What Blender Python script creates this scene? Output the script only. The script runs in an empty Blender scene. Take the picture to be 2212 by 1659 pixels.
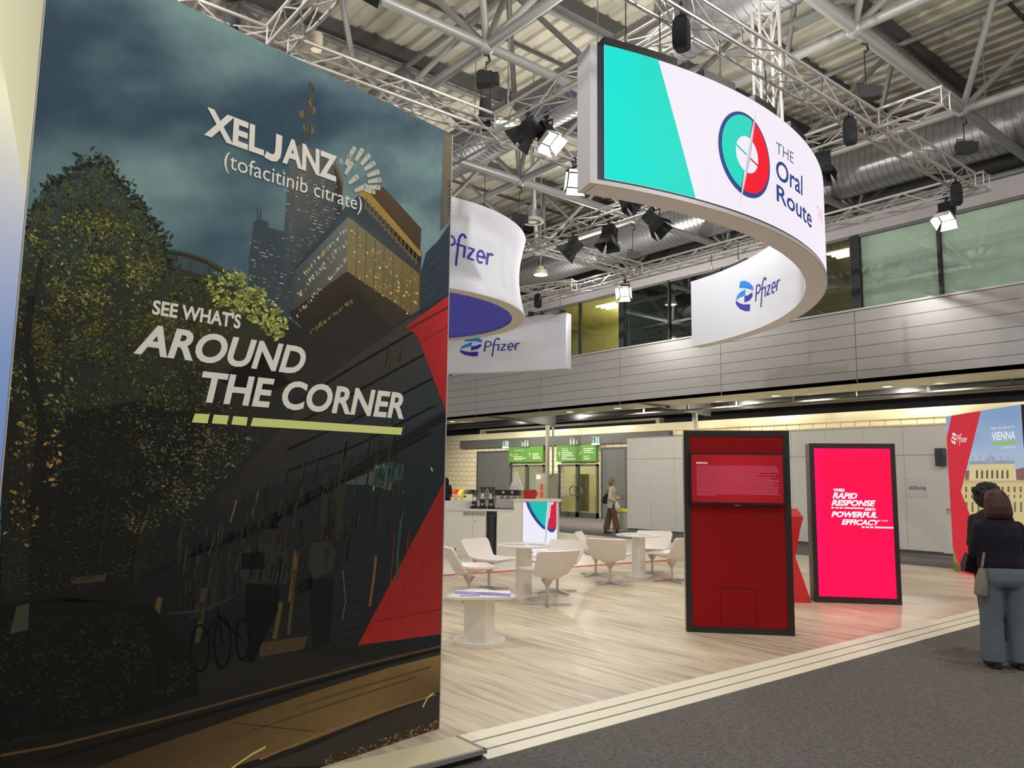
import bpy, math, random
from mathutils import Vector, Matrix
random.seed(7)
S = bpy.context.scene
COL = S.collection
# ------------------------------------------------------------------ camera
W, H = 2212, 1659
FOC, YH, ROLL, CZ, TH = 1670.0, 1032.0, 0.012, 1.69, math.radians(51)
PIT = math.atan((YH - 829.5) / FOC)
hd = Vector((-math.sin(TH), math.cos(TH), 0)); rr = Vector((math.cos(TH), math.sin(TH), 0)); ZZ = Vector((0, 0, 1))
FW = hd * math.cos(PIT) + ZZ * math.sin(PIT); u0 = -hd * math.sin(PIT) + ZZ * math.cos(PIT)
RT = rr * math.cos(ROLL) + u0 * math.sin(ROLL); UP = u0 * math.cos(ROLL) - rr * math.sin(ROLL)
CAM = Vector((0, 0, CZ))
cd = bpy.data.cameras.new('camera'); co = bpy.data.objects.new('camera', cd); COL.objects.link(co)
cd.sensor_fit = 'HORIZONTAL'; cd.sensor_width = 36; cd.lens = 36 * FOC / W; cd.clip_end = 300
m = Matrix((RT, UP, -FW)).transposed().to_4x4(); m.translation = CAM; co.matrix_world = m
S.camera = co
# ------------------------------------------------------------------ world, lights, exposure
S.view_settings.view_transform = 'Standard'; S.view_settings.look = 'None'; S.view_settings.gamma = 1
S.view_settings.use_curve_mapping = False; S.view_settings.exposure = 0.0
wd = bpy.data.worlds.new('hall_air'); S.world = wd; wd.use_nodes = True
wd.node_tree.nodes['Background'].inputs[0].default_value = (1.0, 0.97, 0.93, 1)
wd.node_tree.nodes['Background'].inputs[1].default_value = 0.55

def lamp(name, kind, loc, energy, color=(1, .94, .84), size=.3, aim=None, spot=1.2, blend=.6):
    l = bpy.data.lights.new(name, kind); l.energy = energy; l.color = color
    if kind == 'AREA': l.shape = 'DISK'; l.size = size
    else: l.shadow_soft_size = size
    if kind == 'SPOT': l.spot_size = spot; l.spot_blend = blend
    o = bpy.data.objects.new(name, l); COL.objects.link(o); o.location = loc
    if aim is not None:
        o.rotation_euler = (Vector(aim) - Vector(loc)).to_track_quat('-Z', 'Y').to_euler()
    return o
# the hall's high-bay lamps
for x, y in ((-3, 2), (-6.5, 7.5), (-11, 12), (-16, 16), (-2, 10), (-9, 1.5), (-22, 12), (3, 4), (4, 9)):
    lamp('high_bay_light', 'POINT', (x, y, 7.9), 400, (1, .97, .93), .05)
# added fill discs facing up to brighten the roof deck; no fittings of the hall
for x, y in ((-7.7, 5.2), (-11.9, 5.2), (-6.6, 10.4), (-3.5, 9.4), (-7.7, 13.6), (-16.1, 13.6), (-16.1, 9.4), (-3.5, 13.6), (-12, 17.6), (-20, 17.6)):
    lamp('deck_fill_light', 'AREA', (x, y, 7.7), 42, (1, .97, .9), 2.5, (x, y, 12))
# booth spotlights
for x, y, ax, ay in ((-8.8, 7.9, -7.5, 6.0), (-9.6, 9.2, -9, 8.5), (-14.3, 15.4, -12, 12.5), (-11.6, 12.1, -9.5, 9.8), (-6.3, 16.1, -6.5, 13), (-7.3, 3.9, -6.4, 5.2)):
    lamp('booth_spot_light', 'SPOT', (x, y, 6.75), 190, (1, .95, .88), .12, (ax, ay, 0), 1.3, .7)

# downlights under the balcony, the lobby behind the glazed doors
for x, y in ((-26.08, 20.4), (-21.2, 20.83), (-18.83, 20.95), (-12.15, 21.1), (-8.43, 20.83), (-5.5, 20.8), (-15.3, 20.9), (-29.3, 20.5), (-33, 20.8)):
    lamp('soffit_light', 'SPOT', (x, y, 4.19), 560, (1, .93, .78), .07, (x, y + 2.6, 0), 2.6, .8)
for x, y in ((-28.5, 23.4), (-24.5, 23.4), (-16, 23.4), (-10.5, 23.4)):
    lamp('wall_washer', 'POINT', (x, y, 4.3), 120, (1, .93, .78), .04)

# ------------------------------------------------------------------ pixel rays into the place
def ray(x, y): return (FW * FOC + RT * (x - W / 2) - UP * (y - H / 2)) / FOC
def atz(x, y, z): d = ray(x, y); return CAM + d * ((z - CZ) / d.z)
def aty(x, y, Y): d = ray(x, y); return CAM + d * (Y / d.y)
def atx(x, y, X): d = ray(x, y); return CAM + d * (X / d.x)
def atd(x, y, D): return CAM + ray(x, y) * D
def depth(P): return (Vector(P) - CAM).dot(FW)

# ------------------------------------------------------------------ materials
def lin(c): return tuple((v / 255 / 12.92 if v / 255 <= .04045 else ((v / 255 + .055) / 1.055) ** 2.4) for v in c)
MATS = {}
def mat(name, c=(200, 200, 200), rough=.5, metal=0.0, emit=0.0, noise=None, bump=None, coat=0.0, trans=0.0, alpha=1.0):
    if name in MATS: return MATS[name]
    mt = bpy.data.materials.new(name); mt.use_nodes = True; nt = mt.node_tree; b = nt.nodes['Principled BSDF']
    col = lin(c) + (1,)
    b.inputs['Base Color'].default_value = col; b.inputs['Roughness'].default_value = rough; b.inputs['Metallic'].default_value = metal
    if coat: b.inputs['Coat Weight'].default_value = coat
    if trans: b.inputs['Transmission Weight'].default_value = trans
    if alpha < 1: b.inputs['Alpha'].default_value = alpha
    if emit:
        b.inputs['Emission Color'].default_value = col; b.inputs['Emission Strength'].default_value = emit
        b.inputs['Base Color'].default_value = (.02, .02, .02, 1)
    tc = None
    if noise or bump: tc = nt.nodes.new('ShaderNodeTexCoord')
    if noise:       # (scale, other colour, stretch)
        sc, c2, st = noise
        mp = nt.nodes.new('ShaderNodeMapping'); mp.inputs['Scale'].default_value = st; nt.links.new(tc.outputs['Object'], mp.inputs['Vector'])
        n = nt.nodes.new('ShaderNodeTexNoise'); n.inputs['Scale'].default_value = sc; n.inputs['Detail'].default_value = 5
        nt.links.new(mp.outputs[0], n.inputs['Vector'])
        rp = nt.nodes.new('ShaderNodeValToRGB'); rp.color_ramp.elements[0].position = .36; rp.color_ramp.elements[1].position = .64
        rp.color_ramp.elements[0].color = col; rp.color_ramp.elements[1].color = lin(c2) + (1,)
        nt.links.new(n.outputs['Fac'], rp.inputs[0]); nt.links.new(rp.outputs[0], b.inputs['Base Color'])
    if bump:
        n = nt.nodes.new('ShaderNodeTexNoise'); n.inputs['Scale'].default_value = bump[0]; nt.links.new(tc.outputs['Object'], n.inputs['Vector'])
        bp = nt.nodes.new('ShaderNodeBump'); bp.inputs['Strength'].default_value = bump[1]; bp.inputs['Distance'].default_value = .01
        nt.links.new(n.outputs['Fac'], bp.inputs['Height']); nt.links.new(bp.outputs[0], b.inputs['Normal'])
    MATS[name] = mt; return mt

def print_mat(name, emit=0.0, rough=.55, scale=1.0, grain=0.0):
    """colour comes from the mesh's 'ink' attribute: a printed sheet, or a screen when emit > 0"""
    if name in MATS: return MATS[name]
    mt = bpy.data.materials.new(name); mt.use_nodes = True; nt = mt.node_tree; b = nt.nodes['Principled BSDF']
    a = nt.nodes.new('ShaderNodeAttribute'); a.attribute_name = 'ink'
    b.inputs['Roughness'].default_value = rough; b.inputs['Specular IOR Level'].default_value = .15
    out = a.outputs['Color']
    if grain:
        tc = nt.nodes.new('ShaderNodeTexCoord'); n = nt.nodes.new('ShaderNodeTexNoise'); n.inputs['Scale'].default_value = 14; n.inputs['Detail'].default_value = 8
        nt.links.new(tc.outputs['Object'], n.inputs['Vector'])
        mr = nt.nodes.new('ShaderNodeMapRange'); mr.inputs[1].default_value = .3; mr.inputs[2].default_value = .7; mr.inputs[3].default_value = 1 - grain; mr.inputs[4].default_value = 1 + grain
        nt.links.new(n.outputs['Fac'], mr.inputs[0])
        mx = nt.nodes.new('ShaderNodeVectorMath'); mx.operation = 'SCALE'; nt.links.new(out, mx.inputs[0]); nt.links.new(mr.outputs[0], mx.inputs['Scale']); out = mx.outputs[0]
    if emit:
        nt.links.new(out, b.inputs['Emission Color']); b.inputs['Emission Strength'].default_value = emit; b.inputs['Base Color'].default_value = (.01, .01, .01, 1); b.inputs['Specular IOR Level'].default_value = .1
    else: nt.links.new(out, b.inputs['Base Color'])
    MATS[name] = mt; return mt

# ------------------------------------------------------------------ mesh builder
class MB:
    def __init__(s, M=None): s.v = []; s.f = []; s.M = M; s.c = []
    def add(s, vs, fs):
        k = len(s.v)
        s.v += [tuple(s.M @ Vector(p)) if s.M else tuple(p) for p in vs]; s.f += [tuple(i + k for i in f) for f in fs]; return s
    def box(s, x0, y0, z0, x1, y1, z1):
        if x0 > x1: x0, x1 = x1, x0
        if y0 > y1: y0, y1 = y1, y0
        if z0 > z1: z0, z1 = z1, z0
        return s.add([(x0, y0, z0), (x1, y0, z0), (x1, y1, z0), (x0, y1, z0), (x0, y0, z1), (x1, y0, z1), (x1, y1, z1), (x0, y1, z1)],
                     [(0, 3, 2, 1), (4, 5, 6, 7), (0, 1, 5, 4), (1, 2, 6, 5), (2, 3, 7, 6), (3, 0, 4, 7)])
    def beam(s, p, q, w, h, up=ZZ):
        p, q = Vector(p), Vector(q); d = (q - p).normalized(); a = d.cross(Vector(up))
        a = a.normalized() if a.length > 1e-5 else Vector((1, 0, 0)); b = a.cross(d); vs = []
        for e in (p, q):
            for i, j in ((-1, -1), (1, -1), (1, 1), (-1, 1)): vs.append(e + a * (i * w / 2) + b * (j * h / 2))
        return s.add(vs, [(3, 2, 1, 0), (4, 5, 6, 7), (0, 1, 5, 4), (1, 2, 6, 5), (2, 3, 7, 6), (3, 0, 4, 7)])
    def tube(s, p, q, r, n=8, r2=None):
        return s.path([p, q], [r, r if r2 is None else r2], n)
    def path(s, pts, r, n=8, caps=True):
        pts = [Vector(p) for p in pts]; vs = []; fs = []; L = len(pts); a = None
        rs = r if isinstance(r, (list, tuple)) else [r] * L
        for i, p in enumerate(pts):
            d = (pts[min(i + 1, L - 1)] - pts[max(i - 1, 0)])
            d = d.normalized() if d.length > 1e-9 else ZZ.copy()
            if a is None:
                a = d.cross(ZZ); a = a if a.length > 1e-3 else d.cross(Vector((1, 0, 0)))
            a = (a - d * a.dot(d)).normalized(); b = d.cross(a)
            vs += [p + (a * math.cos(2 * math.pi * k / n) + b * math.sin(2 * math.pi * k / n)) * rs[i] for k in range(n)]
        for i in range(L - 1):
            for k in range(n): fs.append((i * n + k, i * n + (k + 1) % n, (i + 1) * n + (k + 1) % n, (i + 1) * n + k))
        if caps: fs += [tuple(range(n - 1, -1, -1)), tuple(range((L - 1) * n, L * n))]
        return s.add(vs, fs)
    def lathe(s, prof, n=24, c=(0, 0, 0), cap=True):
        vs = []; fs = []
        for r, z in prof: vs += [(c[0] + r * math.cos(2 * math.pi * k / n), c[1] + r * math.sin(2 * math.pi * k / n), c[2] + z) for k in range(n)]
        for i in range(len(prof) - 1):
            for k in range(n): fs.append((i * n + k, i * n + (k + 1) % n, (i + 1) * n + (k + 1) % n, (i + 1) * n + k))
        if cap:
            if prof[0][0] > 1e-6: fs.append(tuple(range(n - 1, -1, -1)))
            if prof[-1][0] > 1e-6: fs.append(tuple(range((len(prof) - 1) * n, len(prof) * n)))
        return s.add(vs, fs)
    def prism(s, poly, z0, z1):
        n = len(poly); ar = sum(poly[i][0] * poly[(i + 1) % n][1] - poly[(i + 1) % n][0] * poly[i][1] for i in range(n))
        if ar < 0: poly = poly[::-1]
        return s.add([(x, y, z0) for x, y in poly] + [(x, y, z1) for x, y in poly],
                     [tuple(range(n - 1, -1, -1)), tuple(range(n, 2 * n))] + [(i, (i + 1) % n, n + (i + 1) % n, n + i) for i in range(n)])
    def loft(s, rings, caps=True, closed=True):
        n = len(rings[0]); vs = [p for r in rings for p in r]; fs = []
        for i in range(len(rings) - 1):
            for k in range(n if closed else n - 1): fs.append((i * n + k, i * n + (k + 1) % n, (i + 1) * n + (k + 1) % n, (i + 1) * n + k))
        if caps: fs += [tuple(range(n - 1, -1, -1)), tuple(range((len(rings) - 1) * n, len(rings) * n))]
        return s.add(vs, fs)
    def ball(s, c, rx, ry=None, rz=None, n=14, m=9):
        ry = ry or rx; rz = rz or rx; vs = [(c[0], c[1], c[2] - rz)]; fs = []
        for i in range(1, m):
            t = math.pi * i / m
            vs += [(c[0] + rx * math.sin(t) * math.cos(2 * math.pi * k / n), c[1] + ry * math.sin(t) * math.sin(2 * math.pi * k / n), c[2] - rz * math.cos(t)) for k in range(n)]
        vs.append((c[0], c[1], c[2] + rz)); L = len(vs) - 1
        for k in range(n):
            fs.append((0, 1 + (k + 1) % n, 1 + k)); fs.append((L, L - n + k, L - n + (k + 1) % n))
        for i in range(m - 2):
            for k in range(n): fs.append((1 + i * n + k, 1 + i * n + (k + 1) % n, 1 + (i + 1) * n + (k + 1) % n, 1 + (i + 1) * n + k))
        return s.add(vs, fs)
    def capsule(s, p, q, r0, r1, n=12):
        p, q = Vector(p), Vector(q); d = (q - p).normalized(); L = (q - p).length
        pts = []; rs = []
        for t in (0, .3, .6, .85): pts.append(p - d * r0 * math.cos(t * math.pi / 2)); rs.append(max(.002, r0 * math.sin(t * math.pi / 2)))
        for t in (0, .5, 1): pts.append(p + d * L * t); rs.append(r0 + (r1 - r0) * t)
        for t in (.85, .6, .3, 0): pts.append(q + d * r1 * math.cos(t * math.pi / 2)); rs.append(max(.002, r1 * math.sin(t * math.pi / 2)))
        return s.path(pts, rs, n)
    def build(s, name, mt, parent=None, smooth=False, angle=35):
        me = bpy.data.meshes.new(name); me.from_pydata(s.v, [], s.f)
        if smooth:
            me.polygons.foreach_set('use_smooth', [True] * len(me.polygons))
            try: me.set_sharp_from_angle(angle=math.radians(angle))
            except Exception: pass
        me.materials.append(mt); o = bpy.data.objects.new(name, me); COL.objects.link(o)
        if parent: o.parent = parent
        return o

class Ink:
    """flat printed picture: coloured polygons mapped onto a surface by fn(u, v, lift)"""
    def __init__(s, fn, step=.0006): s.fn = fn; s.v = []; s.f = []; s.c = []; s.lay = 0; s.step = step
    def layer(s): s.lay += 1
    def poly(s, pts, col, cols=None):
        k = len(s.v)
        for i, p in enumerate(pts):
            s.v.append(tuple(s.fn(p[0], p[1], s.lay * s.step))); s.c.append((cols[i] if cols else col))
        s.f.append(tuple(range(k, k + len(pts))))
    def grid(s, fnc, nu, nv, colf):
        k = len(s.v)
        for j in range(nv + 1):
            for i in range(nu + 1):
                u, v = fnc(i / nu, j / nv); s.v.append(tuple(s.fn(u, v, s.lay * s.step))); s.c.append(colf(i / nu, j / nv))
        for j in range(nv):
            for i in range(nu):
                a = k + j * (nu + 1) + i; s.f.append((a, a + 1, a + nu + 2, a + nu + 1))
    def ribbon(s, pts, w, col, closed=False):
        P = [Vector((p[0], p[1])) for p in pts]; n = len(P); Lf = []; Rt = []
        for i in range(n):
            a = P[max(i - 1, 0)]; b = P[min(i + 1, n - 1)]; d = (b - a).normalized(); nn = Vector((-d.y, d.x)); ww = w[i] if isinstance(w, (list, tuple)) else w
            if 0 < i < n - 1:
                d1 = (P[i] - P[i - 1]).normalized(); c = max(.45, abs(d.dot(d1))); nn = nn / c
            Lf.append(P[i] + nn * ww / 2); Rt.append(P[i] - nn * ww / 2)
        for i in range(n - 1): s.poly([Rt[i], Rt[i + 1], Lf[i + 1], Lf[i]], col)
    def disc(s, c, r, col, n=40, a0=0, a1=2 * math.pi, r0=0.0, ry=None):
        ry = ry or r; q = r0 / r if r else 0
        for k in range(n):
            t0 = a0 + (a1 - a0) * k / n; t1 = a0 + (a1 - a0) * (k + 1) / n
            e0 = (c[0] + r * math.cos(t0), c[1] + ry * math.sin(t0)); e1 = (c[0] + r * math.cos(t1), c[1] + ry * math.sin(t1))
            if r0: s.poly([(c[0] + r * q * math.cos(t0), c[1] + ry * q * math.sin(t0)), e0, e1, (c[0] + r * q * math.cos(t1), c[1] + ry * q * math.sin(t1))], col)
            else: s.poly([c, e0, e1], col)
    def build(s, name, mt, parent=None):
        me = bpy.data.meshes.new(name); me.from_pydata(s.v, [], s.f)
        at = me.attributes.new('ink', 'FLOAT_COLOR', 'POINT')
        flat = []
        for c in s.c: flat += [c[0], c[1], c[2], 1.0]
        at.data.foreach_set('color', flat)
        me.materials.append(mt); o = bpy.data.objects.new(name, me); COL.objects.link(o)
        if parent: o.parent = parent
        return o

def text_polys(body, shear=0.0, bold=0.0, space=1.0, line=1.0, align='LEFT'):
    cu = bpy.data.curves.new('t', 'FONT'); cu.body = body; cu.shear = shear; cu.offset = bold; cu.resolution_u = 4; cu.space_character = space
    cu.space_line = line; cu.align_x = align
    o = bpy.data.objects.new('t', cu); me = o.to_mesh()
    vs = [(v.co.x, v.co.y) for v in me.vertices]; fs = [tuple(p.vertices) for p in me.polygons]
    o.to_mesh_clear(); bpy.data.objects.remove(o); bpy.data.curves.remove(cu); return vs, fs

def ink_text(ink, body, quad, col, shear=0.0, bold=0.0, space=1.0, line=1.0, align='LEFT', pre=None, squash=False):
    """letters fitted into the quad (bottom-left, bottom-right, top-right, top-left)"""
    vs, fs = text_polys(body, shear, bold, space, line, align)
    if squash: vs = [(x, y * .12 if y < 0 else y) for x, y in vs]
    x0 = min(v[0] for v in vs); x1 = max(v[0] for v in vs); y0 = min(v[1] for v in vs); y1 = max(v[1] for v in vs)
    A, B, Cc, D = [Vector(q) for q in quad]; k = len(ink.v)
    for x, y in vs:
        u = (x - x0) / (x1 - x0); v = (y - y0) / (y1 - y0)
        p = (A * (1 - u) + B * u) * (1 - v) + (D * (1 - u) + Cc * u) * v
        q = pre(p.x, p.y) if pre else p
        ink.v.append(tuple(ink.fn(q[0], q[1], ink.lay * ink.step))); ink.c.append(col)
    ink.f += [tuple(i + k for i in f) for f in fs]

class Face:
    """an upright plane: u runs along d, v is height above z = 0, lift is towards n"""
    def __init__(s, P, d, toward=None):
        s.P = Vector((P[0], P[1], 0)); s.d = Vector((d[0], d[1], 0)).normalized(); s.n = Vector((s.d.y, -s.d.x, 0))
        if s.n.dot((toward or CAM) - s.P) < 0: s.n = -s.n
    def px(s, x, y):
        r = ray(x, y); t = (s.P - CAM).dot(s.n) / r.dot(s.n); q = CAM + r * t; return ((q - s.P).dot(s.d), q.z)
    def at(s, u, v, lift=0.0): return s.P + s.d * u + s.n * lift + Vector((0, 0, v))
    def mtx(s):   # local x along d, y along -n (into the thing), z up
        return Matrix.Translation(s.P) @ Matrix((s.d, -s.n, ZZ)).transposed().to_4x4()

# ------------------------------------------------------------------ naming
def tag(o, label=None, cat=None, group=None, kind=None):
    if label: o['label'] = label
    if cat: o['category'] = cat
    if group: o['group'] = group
    if kind: o['kind'] = kind
    return o
def thing(name, label, cat, loc=(0, 0, 0), rotz=0.0, group=None, M=None):
    o = bpy.data.objects.new(name, None); COL.objects.link(o); o.empty_display_size = .1
    if M is not None: o.matrix_world = M
    else: o.location = loc; o.rotation_euler = (0, 0, rotz)
    return tag(o, label, cat, group)
def struct(name, mb, mt, smooth=False, parent=None):
    o = mb.build(name, mt, parent, smooth)
    if not parent: o['kind'] = 'structure'
    return o
def children(o): return [c for c in bpy.data.objects if c.parent == o]
def dup(root, loc, rotz, label, group=None):
    r = root.copy(); COL.objects.link(r); r.location = loc; r.rotation_euler = (0, 0, rotz); r['label'] = label
    if group: r['group'] = group
    for ch in children(root):
        c = ch.copy(); COL.objects.link(c); c.parent = r
        for g in children(ch):
            d = g.copy(); COL.objects.link(d); d.parent = c
    return r
def meshed(mb, name, mt, parent=None, voxel=.014, smooth=6):
    """overlapping closed shapes fused into one continuous skin"""
    me = bpy.data.meshes.new(name); me.from_pydata(mb.v, [], mb.f); o = bpy.data.objects.new(name, me); COL.objects.link(o)
    r = o.modifiers.new('r', 'REMESH'); r.mode = 'VOXEL'; r.voxel_size = voxel
    q = o.modifiers.new('s', 'SMOOTH'); q.iterations = smooth; q.factor = .5
    dg = bpy.context.evaluated_depsgraph_get(); ev = o.evaluated_get(dg); nm = bpy.data.meshes.new_from_object(ev)
    o.modifiers.clear(); o.data = nm; bpy.data.meshes.remove(me)
    nm.polygons.foreach_set('use_smooth', [True] * len(nm.polygons)); nm.materials.clear(); nm.materials.append(mt)
    if parent: o.parent = parent
    return o

# ------------------------------------------------------------------ the Pfizer mark as shapes (unit box, v up)
HELIX = [((.27, .98), (.53, 1.0), (.8, .93), (.97, .82), (1.0, .76), (.97, .67), (.9, .7), (.75, .735), (.5, .765), (.19, .77)),
         ((.55, .716), (.51, .503), (.31, .477), (.08, .40), (.02, .34), (.02, .40), (.09, .52), (.27, .63)),
         ((.51, .5), (.71, .53), (.94, .62), (.95, .50), (.8, .36), (.48, .29)),
         ((.02, .35), (.2, .27), (.44, .22), (.82, .23), (.79, .005), (.53, 0), (.22, .08), (.03, .21), (0.0, .30))]
def pfizer_mark(ink, fn, light, dark, word, helix=True, wordbox=None, hbox=None):
    """fn maps unit (u, v) of the wordmark/helix boxes to the ink's own coordinates"""
    if helix:
        for i, p in enumerate(HELIX): ink.poly([fn(hbox, u, v) for u, v in p], light if i < 2 else dark)
    arc = lambda cx, cy, rx, ry, a0, a1, n=9: [(cx + rx * math.cos(math.radians(a0 + (a1 - a0) * k / n)), cy + ry * math.sin(math.radians(a0 + (a1 - a0) * k / n))) for k in range(n + 1)]
    st = [([(.03, 0), (.03, .78)], .1), ([(0, .74)] + arc(.2, .55, .2, .19, 90, -90) + [(0, .36)], .085),
          ([(.58, -.42), (.58, .55)] + arc(.76, .6, .18, .34, 180, 40), .095), ([(.84, .86), (.86, .8)], .1), ([(.46, .47), (.92, .47)], .075), ([(.9, .5), (.9, 0)], .1),
          ([(1.05, .465), (1.36, .465)], .075), ([(1.34, .46), (1.07, .04)], .1), ([(1.05, .035), (1.4, .035)], .075),
          ([(1.52, .25), (1.84, .25)] + arc(1.68, .25, .165, .25, 0, 310, 14), .085),
          ([(2.0, 0), (2.0, .5)], .1), (arc(2.17, .27, .17, .21, 180, 60), .09)]
    sh = .13
    for pts, w in st:
        q = Ink(lambda u, v, l: (u, v, l)); q.ribbon([(x + y * sh, y) for x, y in pts], w, word)
        for f in q.f:
            P = [q.v[i] for i in f]
            ink.poly([fn(wordbox, (x + .05) / 2.36, (y + .42) / 1.38) for x, y, _ in P], word)
# ================================================================== SETTING
M_carpet = mat('hall_carpet', (116, 112, 108), .95, noise=(38, (92, 89, 86), (1, 1, 1)), bump=(260, .7))
M_white = mat('white_laminate', (232, 228, 218), .35)
M_whitem = mat('white_matt', (226, 223, 218), .6)
M_black = mat('black_plastic', (22, 22, 24), .45)
M_alu = mat('aluminium', (196, 194, 190), .38, .85)
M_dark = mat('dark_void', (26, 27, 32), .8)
M_grey = mat('grey_metal', (104, 104, 102), .45, .2)
M_steel = mat('painted_steel', (142, 142, 136), .5, .15)
M_chrome = mat('chrome', (205, 200, 195), .14, 1.0)

def wood_mat():
    mt = bpy.data.materials.new('pale_oak_floor'); mt.use_nodes = True; nt = mt.node_tree; b = nt.nodes['Principled BSDF']
    tc = nt.nodes.new('ShaderNodeTexCoord')
    def noise(sc, st, det=6):
        mp = nt.nodes.new('ShaderNodeMapping'); mp.inputs['Scale'].default_value = st; nt.links.new(tc.outputs['Object'], mp.inputs['Vector'])
        n = nt.nodes.new('ShaderNodeTexNoise'); n.inputs['Scale'].default_value = sc; n.inputs['Detail'].default_value = det; nt.links.new(mp.outputs[0], n.inputs['Vector']); return n
    a = noise(3.0, (.35, 5.0, 1)); c = noise(1.1, (.5, 1.6, 1), 3)
    mx = nt.nodes.new('ShaderNodeMath'); mx.operation = 'MULTIPLY_ADD'; mx.inputs[1].default_value = .65
    m2 = nt.nodes.new('ShaderNodeMath'); m2.operation = 'MULTIPLY'; m2.inputs[1].default_value = .35
    nt.links.new(c.outputs['Fac'], m2.inputs[0]); nt.links.new(a.outputs['Fac'], mx.inputs[0]); nt.links.new(m2.outputs[0], mx.inputs[2])
    rp = nt.nodes.new('ShaderNodeValToRGB'); e = rp.color_ramp.elements
    e[0].position = .36; e[0].color = lin((168, 150, 130)) + (1,); e[1].position = .64; e[1].color = lin((222, 209, 184)) + (1,)
    k = e.new(.5); k.color = lin((203, 188, 164)) + (1,)
    nt.links.new(mx.outputs[0], rp.inputs[0]); nt.links.new(rp.outputs[0], b.inputs['Base Color'])
    b.inputs['Roughness'].default_value = .38; return mt
M_wood = wood_mat()

def brick_mat():
    mt = bpy.data.materials.new('cream_block_wall'); mt.use_nodes = True; nt = mt.node_tree; b = nt.nodes['Principled BSDF']
    tc = nt.nodes.new('ShaderNodeTexCoord'); sp = nt.nodes.new('ShaderNodeSeparateXYZ'); cb = nt.nodes.new('ShaderNodeCombineXYZ')
    nt.links.new(tc.outputs['Object'], sp.inputs[0]); nt.links.new(sp.outputs['X'], cb.inputs['X']); nt.links.new(sp.outputs['Z'], cb.inputs['Y'])
    br = nt.nodes.new('ShaderNodeTexBrick'); nt.links.new(cb.outputs[0], br.inputs['Vector'])
    br.inputs['Color1'].default_value = lin((246, 234, 200)) + (1,); br.inputs['Color2'].default_value = lin((238, 225, 188)) + (1,); br.inputs['Mortar'].default_value = lin((160, 146, 110)) + (1,)
    br.inputs['Scale'].default_value = 1; br.inputs['Brick Width'].default_value = .5; br.inputs['Row Height'].default_value = .25; br.inputs['Mortar Size'].default_value = .012
    nt.links.new(br.outputs['Color'], b.inputs['Base Color']); b.inputs['Roughness'].default_value = .7; return mt
M_brick = brick_mat()

# ---- floors
struct('floor', MB().box(-60, -14, -.3, 14, 40, -.06), M_carpet)
YE = 16.7                                                # far edge of the booth floor
struct('floor_platform', MB().box(-30, -3.2, -.055, -4.35, YE, 0), M_wood)
# ramp along the booth front: three pale treads with dark grooves
ramp = thing('floor_ramp', None, None); ramp['kind'] = 'structure'
mb = MB()
def ramp_pt(t, lift=0.0): return (-4.35 + .325 * t, -.06 * t * .93 + lift)
for a, b_ in ((0, .30), (.355, .655), (.71, 1.0)):
    (xa, za), (xb, zb) = ramp_pt(a), ramp_pt(b_)
    mb.add([(xa, 3.10, za), (xb, 3.10, zb), (xb, 24, zb), (xa, 24, za), (xa, 3.10, -.062), (xb, 3.10, -.062), (xb, 24, -.062), (xa, 24, -.062)],
           [(0, 1, 2, 3), (7, 6, 5, 4), (0, 4, 5, 1), (1, 5, 6, 2), (2, 6, 7, 3), (3, 7, 4, 0)])
mb.build('ramp_tread', mat('ramp_white', (236, 230, 208), .5), ramp)
mb = MB()
for a, b_ in ((.30, .355), (.655, .71)):
    (xa, za), (xb, zb) = ramp_pt(a, -.006), ramp_pt(b_, -.006)
    mb.add([(xa, 3.10, za), (xb, 3.10, zb), (xb, 24, zb), (xa, 24, za)], [(0, 1, 2, 3)])
mb.build('ramp_groove', mat('ramp_groove', (112, 104, 98), .6), ramp)
# plinth under the mural wall
pl = thing('floor_plinth', None, None); pl['kind'] = 'structure'
MB().box(-4.345, -3.2, -.02, -4.035, 3.085, .002).build('plinth_top', mat('plinth_white', (226, 218, 182), .4), pl)
MB().box(-4.345, -3.2, -.06, -4.05, 3.07, -.02).build('plinth_side', M_black, pl)
MB().box(-4.05, -3.2, -.022, -4.025, 3.095, .005).box(-4.345, 3.075, -.005, -4.03, 3.098, .005).build('metal_edge', mat('edge_metal', (170, 168, 165), .4, .6), pl)
# white floor area at the back of the booth with a red edge
mb = MB(); mb.prism([(-11.33, 5.5), (-11.33, 7.7), (-10.95, 11.5), (-10.55, 16.69), (-29.9, 16.69), (-29.9, 5.5)], 0.0, .012)
struct('floor_inlay', mb, mat('white_floor', (236, 232, 212), .3))
mb = MB()
for (xa, ya), (xb, yb) in (((-11.33, 5.5), (-11.33, 7.7)), ((-11.33, 7.7), (-10.95, 11.5)), ((-10.95, 11.5), (-10.55, 16.69))):
    mb.prism([(xa, ya), (xa + .055, ya), (xb + .055, yb), (xb, yb)], 0.0, .016)
struct('trim_1', mb, mat('red_edge', (232, 80, 70), .4))

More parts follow.
